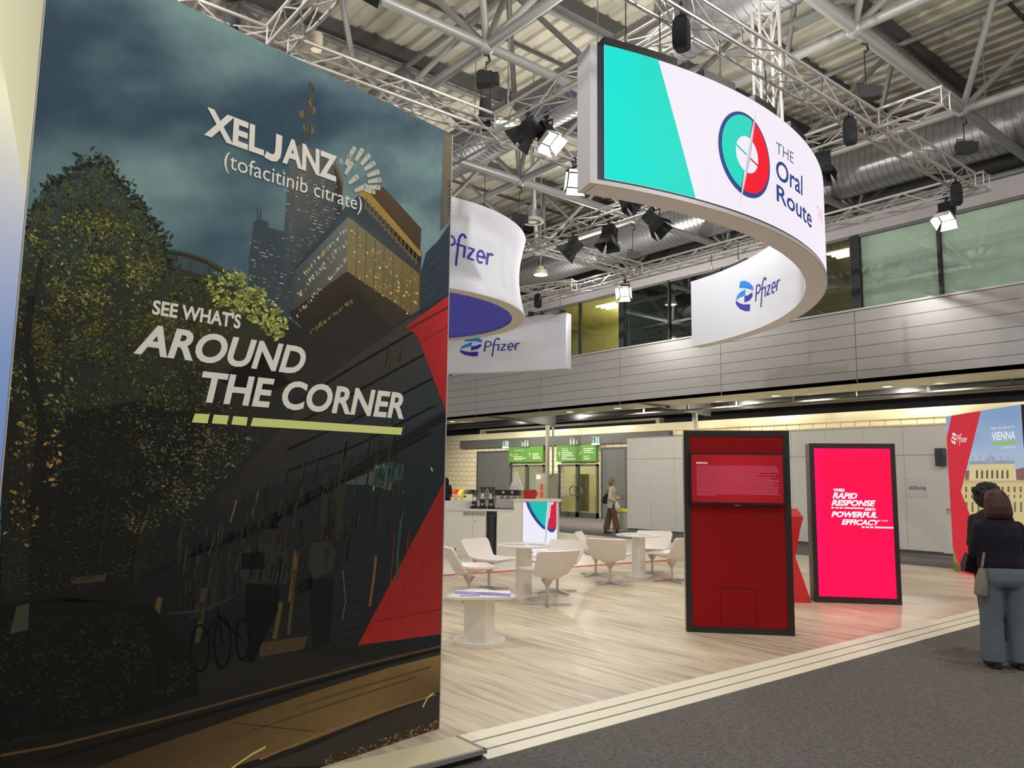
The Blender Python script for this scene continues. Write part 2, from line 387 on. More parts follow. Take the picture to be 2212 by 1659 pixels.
# ---- back wall, ground level (Y = 25)
YW = 25.0
wl = Face((0, YW), (1, 0))
def wx(px, py=1030): return aty(px, py, YW).x
xdoorL, xdoorR = wx(1033, 1080), wx(1352, 1080)
ga = [wx(1106), wx(1180)]; gb = [wx(1210), wx(1252), wx(1296)]
za = wl.px(1250, 1003)[1]
struct('wall_back', MB().box(-48, YW, za, 2, YW + .3, 3.69).box(-48, YW, -.06, ga[0], YW + .3, za).box(ga[1], YW, -.06, gb[0], YW + .3, za).box(gb[-1], YW, -.06, 2, YW + .3, za), M_brick)
struct('trim_2', MB().box(-48, YW - .12, 3.69, 2, YW + .3, 4.0), mat('pale_beam', (232, 224, 186), .35, .1))
zs1 = wl.px(1250, 961)[1]
struct('trim_3', MB().box(wx(1001, 985), YW - .25, zs1 + .01, wx(1453, 935), YW, 3.66), mat('door_header', (92, 93, 92), .45))
M_door = mat('grey_door', (98, 99, 98), .42); M_dframe = mat('door_frame', (78, 80, 80), .4)
def door(n, x0, x1, z1, leaves, handle_x):
    d = thing('door_%d' % n, None, None); d['kind'] = 'structure'
    MB().box(x0 - .08, YW - .1, -.06, x0, YW, z1 + .08).box(x1, YW - .1, -.06, x1 + .08, YW, z1 + .08).box(x0, YW - .1, z1, x1, YW, z1 + .08).build('door_frame', M_dframe, d)
    w = (x1 - x0) / leaves
    for i in range(leaves):
        lf = MB().box(x0 + i * w + .008, YW - .08, -.05, x0 + (i + 1) * w - .008, YW - .01, z1 - .01).build('door_leaf', M_door, d)
    h = MB().box(handle_x - .02, YW - .1, .98, handle_x + .02, YW - .08, 1.12).tube((handle_x, YW - .14, 1.05), (handle_x - .14, YW - .14, 1.05), .012).tube((handle_x, YW - .14, 1.05), (handle_x, YW - .08, 1.05), .012)
    h.build('door_handle', M_chrome, lf); return d
z_door = 3.0
x0, x1 = wx(1034), wx(1104); door(1, x0, x1, z_door, 2, (x0 + x1) / 2 - .1)
x0, x1 = wx(1304), wx(1353); door(2, x0, x1, z_door, 1, wx(1349))
M_glass = bpy.data.materials.new('clear_glass'); M_glass.use_nodes = True
nt = M_glass.node_tree; nt.nodes.remove(nt.nodes['Principled BSDF'])
tr = nt.nodes.new('ShaderNodeBsdfTransparent'); tr.inputs[0].default_value = (.86, .9, .86, 1); gl = nt.nodes.new('ShaderNodeBsdfGlossy'); gl.inputs['Roughness'].default_value = .02
lw = nt.nodes.new('ShaderNodeLayerWeight'); lw.inputs[0].default_value = .3; fr = nt.nodes.new('ShaderNodeMapRange'); fr.inputs[3].default_value = .05; fr.inputs[4].default_value = .5; nt.links.new(lw.outputs['Facing'], fr.inputs[0]); ms = nt.nodes.new('ShaderNodeMixShader')
nt.links.new(fr.outputs[0], ms.inputs[0]); nt.links.new(tr.outputs[0], ms.inputs[1]); nt.links.new(gl.outputs[0], ms.inputs[2]); nt.links.new(ms.outputs[0], nt.nodes['Material Output'].inputs[0])
# glazed doors: recessed lobby shown through the glass
def glass_door(n, xs, z1, rings):
    d = thing('door_%d' % n, None, None); d['kind'] = 'structure'
    fr_ = MB(); gls = []
    for a, b_ in zip(xs[:-1], xs[1:]):
        fr_.box(a, YW - .16, -.06, a + .1, YW - .06, z1).box(b_ - .1, YW - .16, -.06, b_, YW - .06, z1).box(a, YW - .16, z1 - .1, b_, YW - .06, z1).box(a, YW - .16, -.06, b_, YW - .06, .16)
        gls.append((a + .1, b_ - .1))
    fr_.build('door_frame', M_dframe, d)
    for a, b_ in gls: MB().box(a, YW - .12, .16, b_, YW - .105, z1 - .1).build('glass_pane', M_glass, d)
    for cx in rings:
        MB().path([(cx + .22 * math.cos(t * math.pi / 12), YW - .24, 1.12 + .22 * math.sin(t * math.pi / 12)) for t in range(25)], .025, 8, False).build('ring_handle', M_chrome, d)
    # lobby seen through the panes: pale wall and lit floor set just in front of the block wall
    return d
zs0, zs1 = wl.px(1250, 997)[1], wl.px(1250, 961)[1]
glass_door(3, [ga[0], (ga[0] + ga[1]) / 2, ga[1]], za, []); glass_door(4, gb, za, [wx(1246), wx(1258)])
struct('wall_lobby', MB().box(ga[0] - 3, 29, -.06, gb[-1] + 3, 29.2, 4.2).box(ga[0] - 3.2, YW + .3, -.06, ga[0] - 3, 29.2, 4.2).box(gb[-1] + 3, YW + .3, -.06, gb[-1] + 3.2, 29.2, 4.2), mat('lobby_wall', (206, 198, 146), .6))
struct('ceiling_lobby', MB().box(ga[0] - 3.2, YW + .3, 4.2, gb[-1] + 3.2, 29.2, 4.3), M_whitem)
struct('floor_lobby', MB().box(ga[0] - 3.2, YW + .3, -.06, gb[-1] + 3.2, 29.2, -.05), mat('lobby_floor', (150, 146, 128), .25))
for x in (ga[0] + .6, gb[1]): lamp('lobby_light', 'POINT', (x, 27.0, 3.7), 150, (1, .93, .72), .2)
# things standing in the lobby
def lobby_sheet(name, label, cat, x0, x1, z0, z1, c, y=YW + 1.2):
    return tag(MB().box(x0, y, z0, x1, y + .02, z1).build(name, mat(name + '_m', c, .5)), label, cat)
lobby_sheet('display_banner', 'pale blue banner seen through the glass door beside the tower of cups', 'banner', wx(1108), wx(1121), .6, za - .15, (196, 222, 236))
bn = lobby_sheet('poster_stand', 'pale green poster stand behind the right leaf of the glazed double door', 'poster', wx(1262), wx(1290), .2, 1.9, (176, 178, 136))
k = Ink(lambda u, v, l: Vector((u, YW + 1.195 - l, v)), .002)
cx = (wx(1262) + wx(1290)) / 2
k.disc((cx, 1.45), .3, lin((60, 44, 34)), 20); k.disc((cx - .02, 1.3), .2, lin((196, 160, 132)), 20); k.poly([(cx - .42, .6), (cx + .3, .6), (cx + .2, 1.0), (cx - .3, 1.0)], lin((150, 196, 90)))
k.build('poster_print', print_mat('poster_print'), bn)
bn2 = lobby_sheet('equipment_case', 'grey green cabinet behind the left leaf of the glazed double door', 'cabinet', wx(1214), wx(1232), .15, 1.9, (92, 92, 66))
# green wayfinding boards above the glazed doors
M_green = mat('sign_green', (88, 148, 50), .4)
def sign_board(x0, x1, label, blocks):
    t = thing('wayfinding_sign', label, 'sign', (0, 0, 0), 0, 'green hall direction boards')
    MB().box(x0, YW - .22, zs0, x1, YW - .16, zs1).build('board', M_green, t)
    k = Ink(lambda u, v, l: Vector((x0 + (x1 - x0) * u, YW - .224 - l, zs0 + (zs1 - zs0) * v)), .001)
    wv = lin((236, 242, 220))
    for kind, u, v, a in blocks:
        if kind == 'line': k.poly([(u, v), (u + a, v), (u + a, v + .04), (u, v + .04)], wv)
        elif kind == 'up': k.ribbon([(u, v - .13), (u, v + .13)], .012, wv); k.ribbon([(u - .03, v + .04), (u, v + .14), (u + .03, v + .04)], .012, wv)
        elif kind == 'left': k.ribbon([(u + .03, v - .13), (u + .03, v + .02), (u - .02, v + .06)], .012, wv); k.ribbon([(u + .005, v + .14), (u - .03, v + .06), (u + .01, v - .02)], .012, wv)
        elif kind == 'right': k.ribbon([(u - .03, v - .13), (u - .03, v + .02), (u + .02, v + .06)], .012, wv); k.ribbon([(u - .005, v + .14), (u + .03, v + .06), (u - .01, v - .02)], .012, wv)
        else: ink_text(k, kind, [(u, v), (u + a, v), (u + a, v + .11), (u, v + .11)], wv)
    k.build('lettering', print_mat('sign_letters', 0), t)
sign_board(wx(1106, 980), wx(1180, 980), 'green direction board reading Hall B above the glazed door behind the counter',
    [('Sector B, Exit', .16, .7, .3), ('left', .08, .45, 0), ('Hall B', .16, .44, .12), ('line', .16, .34, .26), ('line', .16, .24, .38), ('line', .16, .15, .27), ('up', .63, .46, 0), ('line', .71, .5, .2), ('line', .71, .4, .17), ('line', .71, .3, .22), ('line', .71, .2, .25)])
sign_board(wx(1209.5, 980), wx(1295, 980), 'green direction board reading Hall C above the glazed double door',
    [('1st Level', .14, .74, .15), ('line', .14, .64, .17), ('up', .08, .45, 0), ('line', .14, .52, .28), ('line', .14, .42, .26), ('line', .14, .32, .32), ('line', .14, .22, .14), ('line', .14, .13, .36), ('line', .7, .72, .24), ('line', .7, .61, .18), ('line', .7, .5, .23), ('right', .62, .46, 0), ('Hall C', .7, .24, .14), ('line', .7, .13, .15)])
# exit signs and pictograms on the header
def exit_sign(px, lab):
    q = wl.px(px, 945 if px > 1200 else 953); z = 3.28
    t = thing('exit_sign', lab, 'sign', (q[0], YW - .3, z), 0, 'lit exit signs on the door header')
    MB().box(-.2, -.04, -.02, .2, .03, .26).build('housing', mat('sign_white', (226, 240, 228), .4, emit=.9), t)
    k = Ink(lambda u, v, l: Vector((u, -.042 - l, v)), .002); g = lin((0, 120, 60))
    k.poly([(-.18, .02), (.18, .02), (.18, .24), (-.18, .24)], g); k.layer(); w_ = (1, 1, 1)
    k.ribbon([(-.1, .2), (-.1, .08)], .03, w_); k.ribbon([(-.14, .11), (-.1, .05), (-.06, .11)], .025, w_); k.poly([(.02, .04), (.14, .04), (.14, .22), (.02, .22)], w_); k.layer()
    k.disc((.08, .185), .018, g, 10); k.ribbon([(.1, .16), (.07, .11), (.1, .05)], .02, g); k.ribbon([(.07, .11), (.05, .05)], .018, g)
    k.build('pictogram', print_mat('exit_print', 1.0), t); MB().box(-.22, -.05, -.09, .22, .04, -.03).build('lamp_strip', mat('strip_glow', (250, 250, 235), .4, emit=1.2), t)
exit_sign(1102, 'small lit green exit sign on the header left of the round column'); exit_sign(1297, 'small lit green exit sign on the header above the glazed double door')
def picto(px, lab, flip):
    q = wl.px(px, 952 if px < 1200 else 947); t = thing('restroom_sign', lab, 'sign', (q[0], YW - .255, 3.22), 0, 'white restroom pictograms on the door header')
    MB().box(-.32, -.012, -.02, .32, .004, .34).build('plate', mat('picto_plate', (86, 88, 86), .5), t)
    k = Ink(lambda u, v, l: Vector((u * (-1 if flip else 1), -.016 - l, v)), .001); w_ = lin((230, 230, 224))
    k.ribbon([(.28, .28), (.16, .06)], .035, w_); k.ribbon([(.14, .2), (.16, .05), (.28, .08)], .035, w_)
    for x in (.0, -.22): k.disc((x, .29), .035, w_, 12); k.poly([(x - .045, .24), (x + .045, .24), (x + .04, .02), (x - .04, .02)], w_)
    k.ribbon([(-.1, .02), (-.1, .32)], .012, w_); k.build('pictogram', print_mat('sign_letters'), t)
picto(1143, 'white arrow and restroom figures on the header left of the column', True); picto(1249, 'white arrow and restroom figures on the header right of the column', False)
# round columns under the balcony, ceiling beams, pipes
def column(n, px, top, Y, d_px):
    P = aty(px, top, Y); r = d_px * depth(P) / FOC / 2
    o = struct('column_%d' % n, MB().tube((P.x, Y, -.06), (P.x, Y, 4.25), r, 20), mat('column_grey', (138, 136, 122), .45), True); o['kind'] = 'structure'
    return P
c1 = column(1, 1183, 912, 23.0, 9); c2 = column(2, 1501, 886, 22.6, 12)
struct('beam_1', MB().add([(c1.x - .1, 19.7, 4.23), (c1.x + .1, 19.7, 4.23), (c1.x + .1, 23.4, 4.02), (c1.x - .1, 23.4, 4.02), (c1.x - .1, 19.7, 5), (c1.x + .1, 19.7, 5), (c1.x + .1, 23.4, 5), (c1.x - .1, 23.4, 5)],
       [(3, 2, 1, 0), (4, 5, 6, 7), (0, 1, 5, 4), (1, 2, 6, 5), (2, 3, 7, 6), (3, 0, 4, 7)]), mat('beam_grey', (44, 44, 43), .5))
struct('beam_2', MB().add([(c2.x - .1, 19.7, 4.23), (c2.x + .1, 19.7, 4.23), (c2.x + .1, 23.4, 4.02), (c2.x - .1, 23.4, 4.02), (c2.x - .1, 19.7, 5), (c2.x + .1, 19.7, 5), (c2.x + .1, 23.4, 5), (c2.x - .1, 23.4, 5)],
       [(3, 2, 1, 0), (4, 5, 6, 7), (0, 1, 5, 4), (1, 2, 6, 5), (2, 3, 7, 6), (3, 0, 4, 7)]), mat('beam_grey', (44, 44, 43)))
b0 = aty(1195, 915, 23.4)
tag(MB().path([(b0.x, 23.4, 4.2), (b0.x, 23.4, 1.95), (b0.x - .05, 23.4, 1.85), (b0.x - .4, 23.4, 1.8)], .05, 10).build('drain_pipe', M_steel, None, True), 'grey pipe running down beside the round column to the grey fire cabinet', 'pipe')
# grey fire hose cabinet
f0, f1 = aty(1157, 1060, 23.4), aty(1183, 1060, 23.4)
t = thing('fire_cabinet', 'tall grey fire hose cabinet with red signs behind the counter', 'cabinet', ((f0.x + f1.x) / 2, 23.7, 0))
w_ = (f1.x - f0.x) / 2; zt = aty(1160, 1022, 23.4).z
MB().box(-w_, -.3, -.06, w_, .3, zt).build('body', mat('cabinet_grey', (150, 144, 124), .5), t)
for z0, z1, c in ((zt - .75, zt - .5, (196, 60, 44)), (zt - 1.08, zt - .82, (196, 60, 44)), (zt - .28, zt - .08, (226, 220, 196))): MB().box(-.08 if c[0] < 200 else -w_ + .05, -.312, z0, .1 if c[0] < 200 else -.05, -.3, z1).build('sign_plate', mat('fire_plate%d' % c[0], c, .5), t)
MB().tube((-w_ + .08, -.32, zt - .95), (-w_ + .08, -.3, zt - .95), .05, 12).build('lock', M_black, t)
# soffit with downlights
struct('ceiling_soffit', MB().box(-48, 19.5, 4.24, 2, 21.3, 4.34), mat('soffit_grey', (176, 174, 158), .5))
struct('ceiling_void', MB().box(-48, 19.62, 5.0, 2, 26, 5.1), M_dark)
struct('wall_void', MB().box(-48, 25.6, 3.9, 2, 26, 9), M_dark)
dl = thing('downlight', 'round white downlight', 'light')
MB().lathe([(.16, 0), (.16, .02), (.12, .03)], 20).build('rim', M_whitem, dl, True); MB().lathe([(.0, -.004), (.12, -.004), (.12, .01)], 20).build('lens', mat('downlight_glow', (255, 240, 200), .4, emit=3), dl)
first = True
for px, py, lab in ((977, 911, 'leftmost lit downlight under the balcony, beside the mural wall edge'), (1231, 890, 'lit downlight under the balcony just right of the round column'), (1334, 882, 'lit downlight under the balcony above the glazed double door'), (1675, 855, 'lit downlight under the balcony above the red kiosk'), (1917, 835, 'lit downlight under the balcony above the pink screen')):
    P = atz(px, py, 4.22); P.y = min(max(P.y, 19.8), 21.1)
    if first: dl.location = P; dl['label'] = lab; dl['group'] = 'downlights in the soffit'; first = False
    else: dup(dl, P, 0, lab, 'downlights in the soffit')
t = thing('cable_tray', 'long grey cable tray under the balcony soffit with short hangers', 'tray')
MB().box(-20, 21.5, 4.08, -4, 21.75, 4.12).build('tray', mat('tray_dark', (84, 84, 80), .6), t)
for i in range(8): MB().box(-19 + i * 2, 21.6, 4.12, -18.94 + i * 2, 21.66, 5.0).build('hanger', M_steel, t)
for i, (xa, xb, y, z, r, lab) in enumerate(((-46, -2, 23.9, 4.45, .22, 'dark duct running under the balcony close to the lower wall'), (-46, -2, 24.6, 4.78, .11, 'thin dark pipe under the balcony above the thick duct'))):
    tag(MB().tube((xa, y, z), (xb, y, z), r, 16).build('service_duct', mat('service_dark', (60, 60, 64), .5, .3), None, True), lab, 'duct')

# ---- balcony front and its windows (Y = 19.5)
YF = 19.5; ZB, ZT, ZW, ZC = 4.24, 6.14, 8.15, 8.66
mb = MB(); xs = [-46] + [aty(px, 830, YF).x for px in (1030, 1168, 1339, 1558, 1852)] + [-3.0, 2]
for a, b_ in zip(xs[:-1], xs[1:]):
    n = 6; hgt = (ZT - ZB) / n
    for i in range(n): mb.box(a + .008, YF, ZB + i * hgt + (.006 if i else 0), b_ - .008, YF + .1, ZB + (i + 1) * hgt - .006)
struct('wall_balcony', mb, mat('balcony_panel', (172, 169, 165), .3, .3))
struct('trim_4', MB().box(-46, YF + .02, ZB + .02, 2, YF + .09, ZT - .01), M_grey)
struct('trim_5', MB().box(-46, YF - .05, ZT, 2, YF + .15, ZT + .05), mat('sill_metal', (190, 186, 182), .35, .4))
struct('wall_band', MB().box(-46, YF - .03, ZW + .02, 2, YF + .25, ZC), mat('band_panel', (168, 162, 162), .4, .2))
xm = [-18.11 + 2.086 * i for i in range(-8, 9)]
Minter = {'A': mat('room_ochre', (206, 196, 128), .7), 'B': mat('room_dusk', (88, 98, 102), .7), 'C': mat('room_olive', (128, 124, 96), .7)}
Mblind = mat('window_blind', (236, 246, 240), .8, noise=(.6, (220, 234, 230), (1, 1, 2)))
for i in range(len(xm) - 1):
    a, b_ = xm[i], xm[i + 1]
    thickL = abs(((a + 18.11) / 2.086) % 4) < .1
    w = thing('window_%d' % (i + 1), None, None); w['kind'] = 'structure'
    tk = .12 if thickL else .035
    MB().box(a - tk, YF + .0, ZT + .05, a + tk, YF + .12, ZW).build('mullion', mat('mullion_black', (22, 24, 24), .4), w)
    MB().box(a + tk, YF + .02, ZW - .04, b_ - .03, YF + .1, ZW + .02).build('window_frame', M_grey, w)
    MB().box(a + tk, YF + .05, ZT + .05, b_ - .035, YF + .062, ZW - .04).build('glass_pane', M_glass, w)
    if a > -9.9: MB().box(a + tk, YF + .14, ZT + .05, b_ - .04, YF + .16, ZW - .02).build('blind', Mblind, w)
def room(n, x0, x1, key, lit):
    struct('wall_room_%d' % n, MB().box(x0 + .1, 24.5, ZT - .1, x1 - .1, 24.6, ZW + .3).box(x0 + .1, YF + .2, ZT - .1, x0 + .2, 24.5, ZW + .3).box(x1 - .2, YF + .2, ZT - .1, x1 - .1, 24.5, ZW + .3), Minter[key])
    struct('ceiling_room_%d' % n, MB().box(x0, YF + .26, ZW + .28, x1, 24.6, ZW + .36), Minter[key])
    struct('floor_room_%d' % n, MB().box(x0, YF + .12, ZT - .2, x1, 24.6, ZT - .1), M_grey)
    if lit:
        for cx, cy in lit:
            t = thing('office_light', 'three white tubes of a ceiling light behind the %s balcony window' % ('yellow lit' if key == 'A' else 'olive'), 'light', (cx, cy, ZW + .272), 0, 'ceiling lights in the %s rooms upstairs' % key.lower())
            for j in (-1, 0, 1): MB().box(-.5, j * .28 - .05, -.05, .5, j * .28 + .05, 0).build('tube', mat('office_tube', (255, 246, 200), .4, emit=4), t)
        lamp('office_room_light', 'POINT', (lit[0][0] + .6, 23, ZW - .4), 300 if key == 'A' else 55, (1, .93, .66), .3)
room(1, -34.8, -18.2, 'A', ((-20.6, 21.6),)); room(2, -18.1, -13.94, 'B', ()); room(3, -13.94, -9.8, 'C', ((-11.0, 21.6),))

# ---- exhibition partition (Y = 20.4)
YP = 20.4
t = thing('wall_partition', None, None); t['kind'] = 'structure'
xa, xb = aty(1354.5, 1040, YP).x, aty(2052, 1060, YP).x
Mpart = mat('partition_panel', (240, 236, 226), .55)
n = 10; w = (xb - xa) / n
for i in range(n):
    if 3 <= i <= 2: continue
    MB().box(xa + i * w + .004, YP, -.0, xa + (i + 1) * w - .004, YP + .08, 2.38).box(xa + i * w + .004, YP, 2.39, xa + (i + 1) * w - .004, YP + .08, 3.12).build('wall_panel', Mpart, t)
MB().box(xa + .01, YP + .02, -.06, xb, YP + .07, 3.1).build('wall_core', M_grey, t)
MB().box(xa, YP - .01, 3.12, xb, YP + .09, 3.15).build('wall_cap', M_alu, t)
d5 = thing('door_5', None, None); d5['kind'] = 'structure'
xd0 = aty(2033, 1080, YP).x
MB().box(xd0, YP - .012, -.02, xd0 + .95, YP - .002, 2.36).build('door_leaf', Mpart, d5)
hx = xd0 + .14
MB().box(hx - .02, YP - .03, .93, hx + .02, YP - .012, 1.08).tube((hx, YP - .06, 1.05), (hx + .15, YP - .06, 1.05), .012).tube((hx, YP - .06, 1.05), (hx, YP - .012, 1.05), .012).build('door_handle', M_chrome, d5)
pf = Face((0, YP), (1, 0))
u0_, v1_ = pf.px(1958, 1031); u1_, v0_ = pf.px(2002, 1075)
t = thing('door_sign', 'pale square paper sign with a company name on the grey partition wall', 'sign')
MB().box(u0_, YP - .01, v0_, u1_, YP - .002, v1_).build('paper', mat('paper_pale', (232, 228, 226), .7), t)
k = Ink(lambda u, v, l: Vector((u, YP - .013 - l, v)), .001); c_ = lin((92, 96, 104)); a_ = pf.px(1964, 1057); b_ = pf.px(2001, 1059)
hh = .105
ink_text(k, 'abbvie', [a_, b_, (b_[0], a_[1] + hh), (a_[0], a_[1] + hh)], c_, bold=.004)
k.build('lettering', print_mat('sign_letters'), t)
u0_, v1_ = pf.px(2026, 969); u1_, v0_ = pf.px(2046, 1007)
tag(MB().box(u0_, YP - .2, v0_, u1_, YP - .012, v1_).build('wall_box', mat('slate_box', (62, 62, 70), .5)), 'dark slate box fixed to the grey partition beside the Vienna wall', 'box')

# ================================================================== ROOF
mb = MB(); y = -14.0; prof = []
while y < 33: prof += [(y, 12.46), (y + .20, 12.46), (y + .25, 12.53), (y + .35, 12.53), (y + .40, 12.46)]; y += .42
vs = [(-55, a, b_) for a, b_ in prof] + [(14, a, b_) for a, b_ in prof]; L = len(prof)
mb.add(vs, [(i, i + 1, L + i + 1, L + i) for i in range(L - 1)])
struct('ceiling', mb, mat('ribbed_deck', (214, 208, 188), .6, noise=(.5, (176, 170, 152), (.5, 5, 1))))
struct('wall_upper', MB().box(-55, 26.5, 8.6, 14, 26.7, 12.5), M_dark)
SP, ZBOT, ZTOP = 4.21, 8.9, 11.95
bx = [-9.83 + SP * i for i in range(-5, 4)]; by = [7.32 + SP * j for j in range(-2, 4)]
Msf = mat('frame_tube', (128, 128, 124), .45, .2)
sf = thing('ceiling_frame', None, None); sf['kind'] = 'structure'
for i, x in enumerate(bx): MB().tube((x, by[0], ZBOT), (x, by[-1], ZBOT), .085 if i % 2 else .1, 14).build('chord', Msf, sf, True)
for yv in by: MB().tube((bx[0], yv, ZBOT), (bx[-1], yv, ZBOT), .085, 14).build('chord', Msf, sf, True)
tx = [x - SP / 2 for x in bx] + [bx[-1] + SP / 2]; ty = [v - SP / 2 for v in by] + [by[-1] + SP / 2]
for x in tx: MB().tube((x, ty[0], ZTOP), (x, ty[-1], ZTOP), .07, 12).build('chord', Msf, sf, True)
for yv in ty: MB().tube((tx[0], yv, ZTOP), (tx[-1], yv, ZTOP), .07, 12).build('chord', Msf, sf, True)
nd = MB(); dg = {}
for x in bx:
    for yv in by:
        nd.ball((x, yv, ZBOT), .15, n=12, m=8)
        mb = MB()
        for sx in (-1, 1):
            for sy in (-1, 1): mb.tube((x, yv, ZBOT), (x + sx * SP / 2, yv + sy * SP / 2, ZTOP), .06, 10)
        mb.build('diagonals', Msf, sf, True)
nd.build('node', Msf, sf, True)
pu = MB()
for x in tx: pu.box(x - .1, -14, 12.12, x + .1, 26, 12.44)
for x in tx:
    for yv in ty: pu.tube((x, yv, ZTOP), (x, yv, 12.2), .05, 8)
pu.build('purlin', mat('purlin_grey', (92, 92, 90), .5, .1), sf)
pu = MB()
for x in bx: pu.box(x - .03, -14, 12.36, x + .03, 26, 12.44)
pu.build('rail', mat('purlin_grey', (112, 112, 106)), sf)

# spiral ducts
def spiral(label, y, z, r, x0, x1, c=(150, 150, 152), pitch=.16):
    t = thing('spiral_duct', label, 'duct', (0, y, z), 0, 'round spiral ducts under the roof')
    n = int((x1 - x0) / pitch); prof = []
    for i in range(n):
        x = x0 + i * pitch; prof += [(x, r), (x + pitch * .86, r), (x + pitch * .9, r + .014), (x + pitch * .98, r + .014)]
    vs = []; fs = []; N = 28
    for x, q in prof: vs += [(x, q * math.cos(2 * math.pi * k / N), q * math.sin(2 * math.pi * k / N)) for k in range(N)]
    for i in range(len(prof) - 1):
        for k in range(N): fs.append((i * N + k, (i + 1) * N + k, (i + 1) * N + (k + 1) % N, i * N + (k + 1) % N))
    MB().add(vs, fs).build('pipe', mat('galvanised', c, .36, .75), t, True, 20)
    for i in range(int((x1 - x0) / 4.2)): MB().tube((x0 + 2 + i * 4.2, 0, r), (x0 + 2 + i * 4.2, 0, 12.4 - z), .012, 6).build('hanger', M_steel, t)
    return t
spiral('large silver spiral duct crossing under the roof behind the teal end of the ring screen', 10.55, 9.75, .52, -46, -1)
spiral('large silver spiral duct under the roof in front of the balcony windows', 18.75, 9.6, .62, -46, 2)
tag(MB().tube((-46, 22.7, 9.3), (2, 22.7, 9.3), .34, 20).build('round_duct', mat('galvanised_dark', (112, 112, 116), .3, .7), None, True), 'dark shiny duct above the balcony window band, lower of two', 'duct')
tag(MB().tube((-46, 23.2, 10.3), (2, 23.2, 10.3), .4, 20).build('round_duct', mat('galvanised_dark', (112, 112, 116)), None, True), 'dark shiny duct high above the balcony band, upper of two', 'duct')
tag(MB().tube((-12.6, 3.5, 10.9), (-4.5, 8.6, 10.9), .33, 20).build('round_duct', Msf, None, True), 'smooth grey duct high under the roof left of the ring screen', 'duct')
t = thing('cable_tray', 'perforated cable tray under the roof deck right of the ring screen', 'tray')
MB().box(-12, 14.0, 11.2, 4, 14.35, 11.24).box(-12, 14.0, 11.24, 4, 14.02, 11.3).box(-12, 14.33, 11.24, 4, 14.35, 11.3).build('tray', M_steel, t)
for i in range(8): MB().tube((-11 + 2 * i, 14.17, 11.24), (-11 + 2 * i, 14.17, 12.4), .012, 6).build('hanger', M_steel, t)
# ================================================================== TRUSSES AND RIGGING
M_truss = mat('truss_aluminium', (186, 183, 179), .38, .55)
TZ = 7.25; TS = .29
def truss(p, q, label, group='box trusses hung over the stand', step=.5, name='lighting_truss', upv=(0, 0, 1)):
    """box truss whose lower near edge runs p to q (centre line of its lower face)"""
    p, q = Vector(p), Vector(q); d = (q - p); L = d.length; d.normalize(); U = Vector(upv); a = d.cross(U).normalized(); U = a.cross(d)
    t = thing(name, label, 'truss', p, 0, group)
    cs = [(-.5, 0), (.5, 0), (.5, 1), (-.5, 1)]
    for i, j in cs:
        o = a * (i * TS) + U * (j * TS); MB().tube(o, o + d * L, .026, 10).build('chord', M_truss, t, True)
    mb = MB(); n = max(2, int(L / step))
    for fi in range(4):
        c0, c1 = cs[fi], cs[(fi + 1) % 4]
        for k in range(n):
            e0, e1 = (c0, c1) if (k + fi) % 2 else (c1, c0)
            mb.tube(a * (e0[0] * TS) + U * (e0[1] * TS) + d * (L * k / n), a * (e1[0] * TS) + U * (e1[1] * TS) + d * (L * (k + 1) / n), .011, 6)
        if True:
            for s_ in (0.02, L - .02):
                mb.tube(a * (c0[0] * TS) + U * (c0[1] * TS) + d * s_, a * (c1[0] * TS) + U * (c1[1] * TS) + d * s_, .011, 6)
    mb.build('lattice', M_truss, t, True); return t
for p, q, lab in (((-9.45, 3.59), (-2.5, 3.59), 'box truss nearest overhead, cut by the top edge above the mural wall'),
        ((-9.615, -1.0), (-9.615, 15.685), 'long box truss running along behind the top edge of the mural wall'),
        ((-16.5, 7.36), (-9.78, 7.36), 'box truss running from behind the mural edge over the drum sign'),
        ((-9.45, 7.36), (-5.76, 7.36), 'box truss behind the two bright spotlights, meeting the left end of the ring screen'),
        ((-17.0, 11.9), (-9.78, 11.9), 'box truss carrying three dark spotlights right of the drum sign'),
        ((-9.45, 11.9), (-5.76, 11.9), 'box truss hidden behind the right part of the ring screen'),
        ((-5.42, 11.9), (-4.45, 11.9), 'short truss end with four open tubes right of the ring screen'),
        ((-13.9, 12.06), (-13.9, 15.685), 'short box truss running from the drum sign towards the bright spotlight by the windows'),
        ((-20.5, 15.85), (-5.3, 15.85), 'box truss running along in front of the balcony windows'),
        ((-5.59, 4.6), (-5.59, 15.685), 'big box truss directly above the ring screen'),
        ((-18.6, 14.85), (-16.3, 15.55), 'short open ended box truss above the flat white box sign')):
    truss((p[0], p[1], TZ), (q[0], q[1], TZ), lab)
P = Vector((-5.93, 9.75, 6.7)); truss(P, P + Vector((0, 0, 2.0)), 'upright box truss stub standing beside the truss above the ring screen', upv=(-.6, -.8, 0))

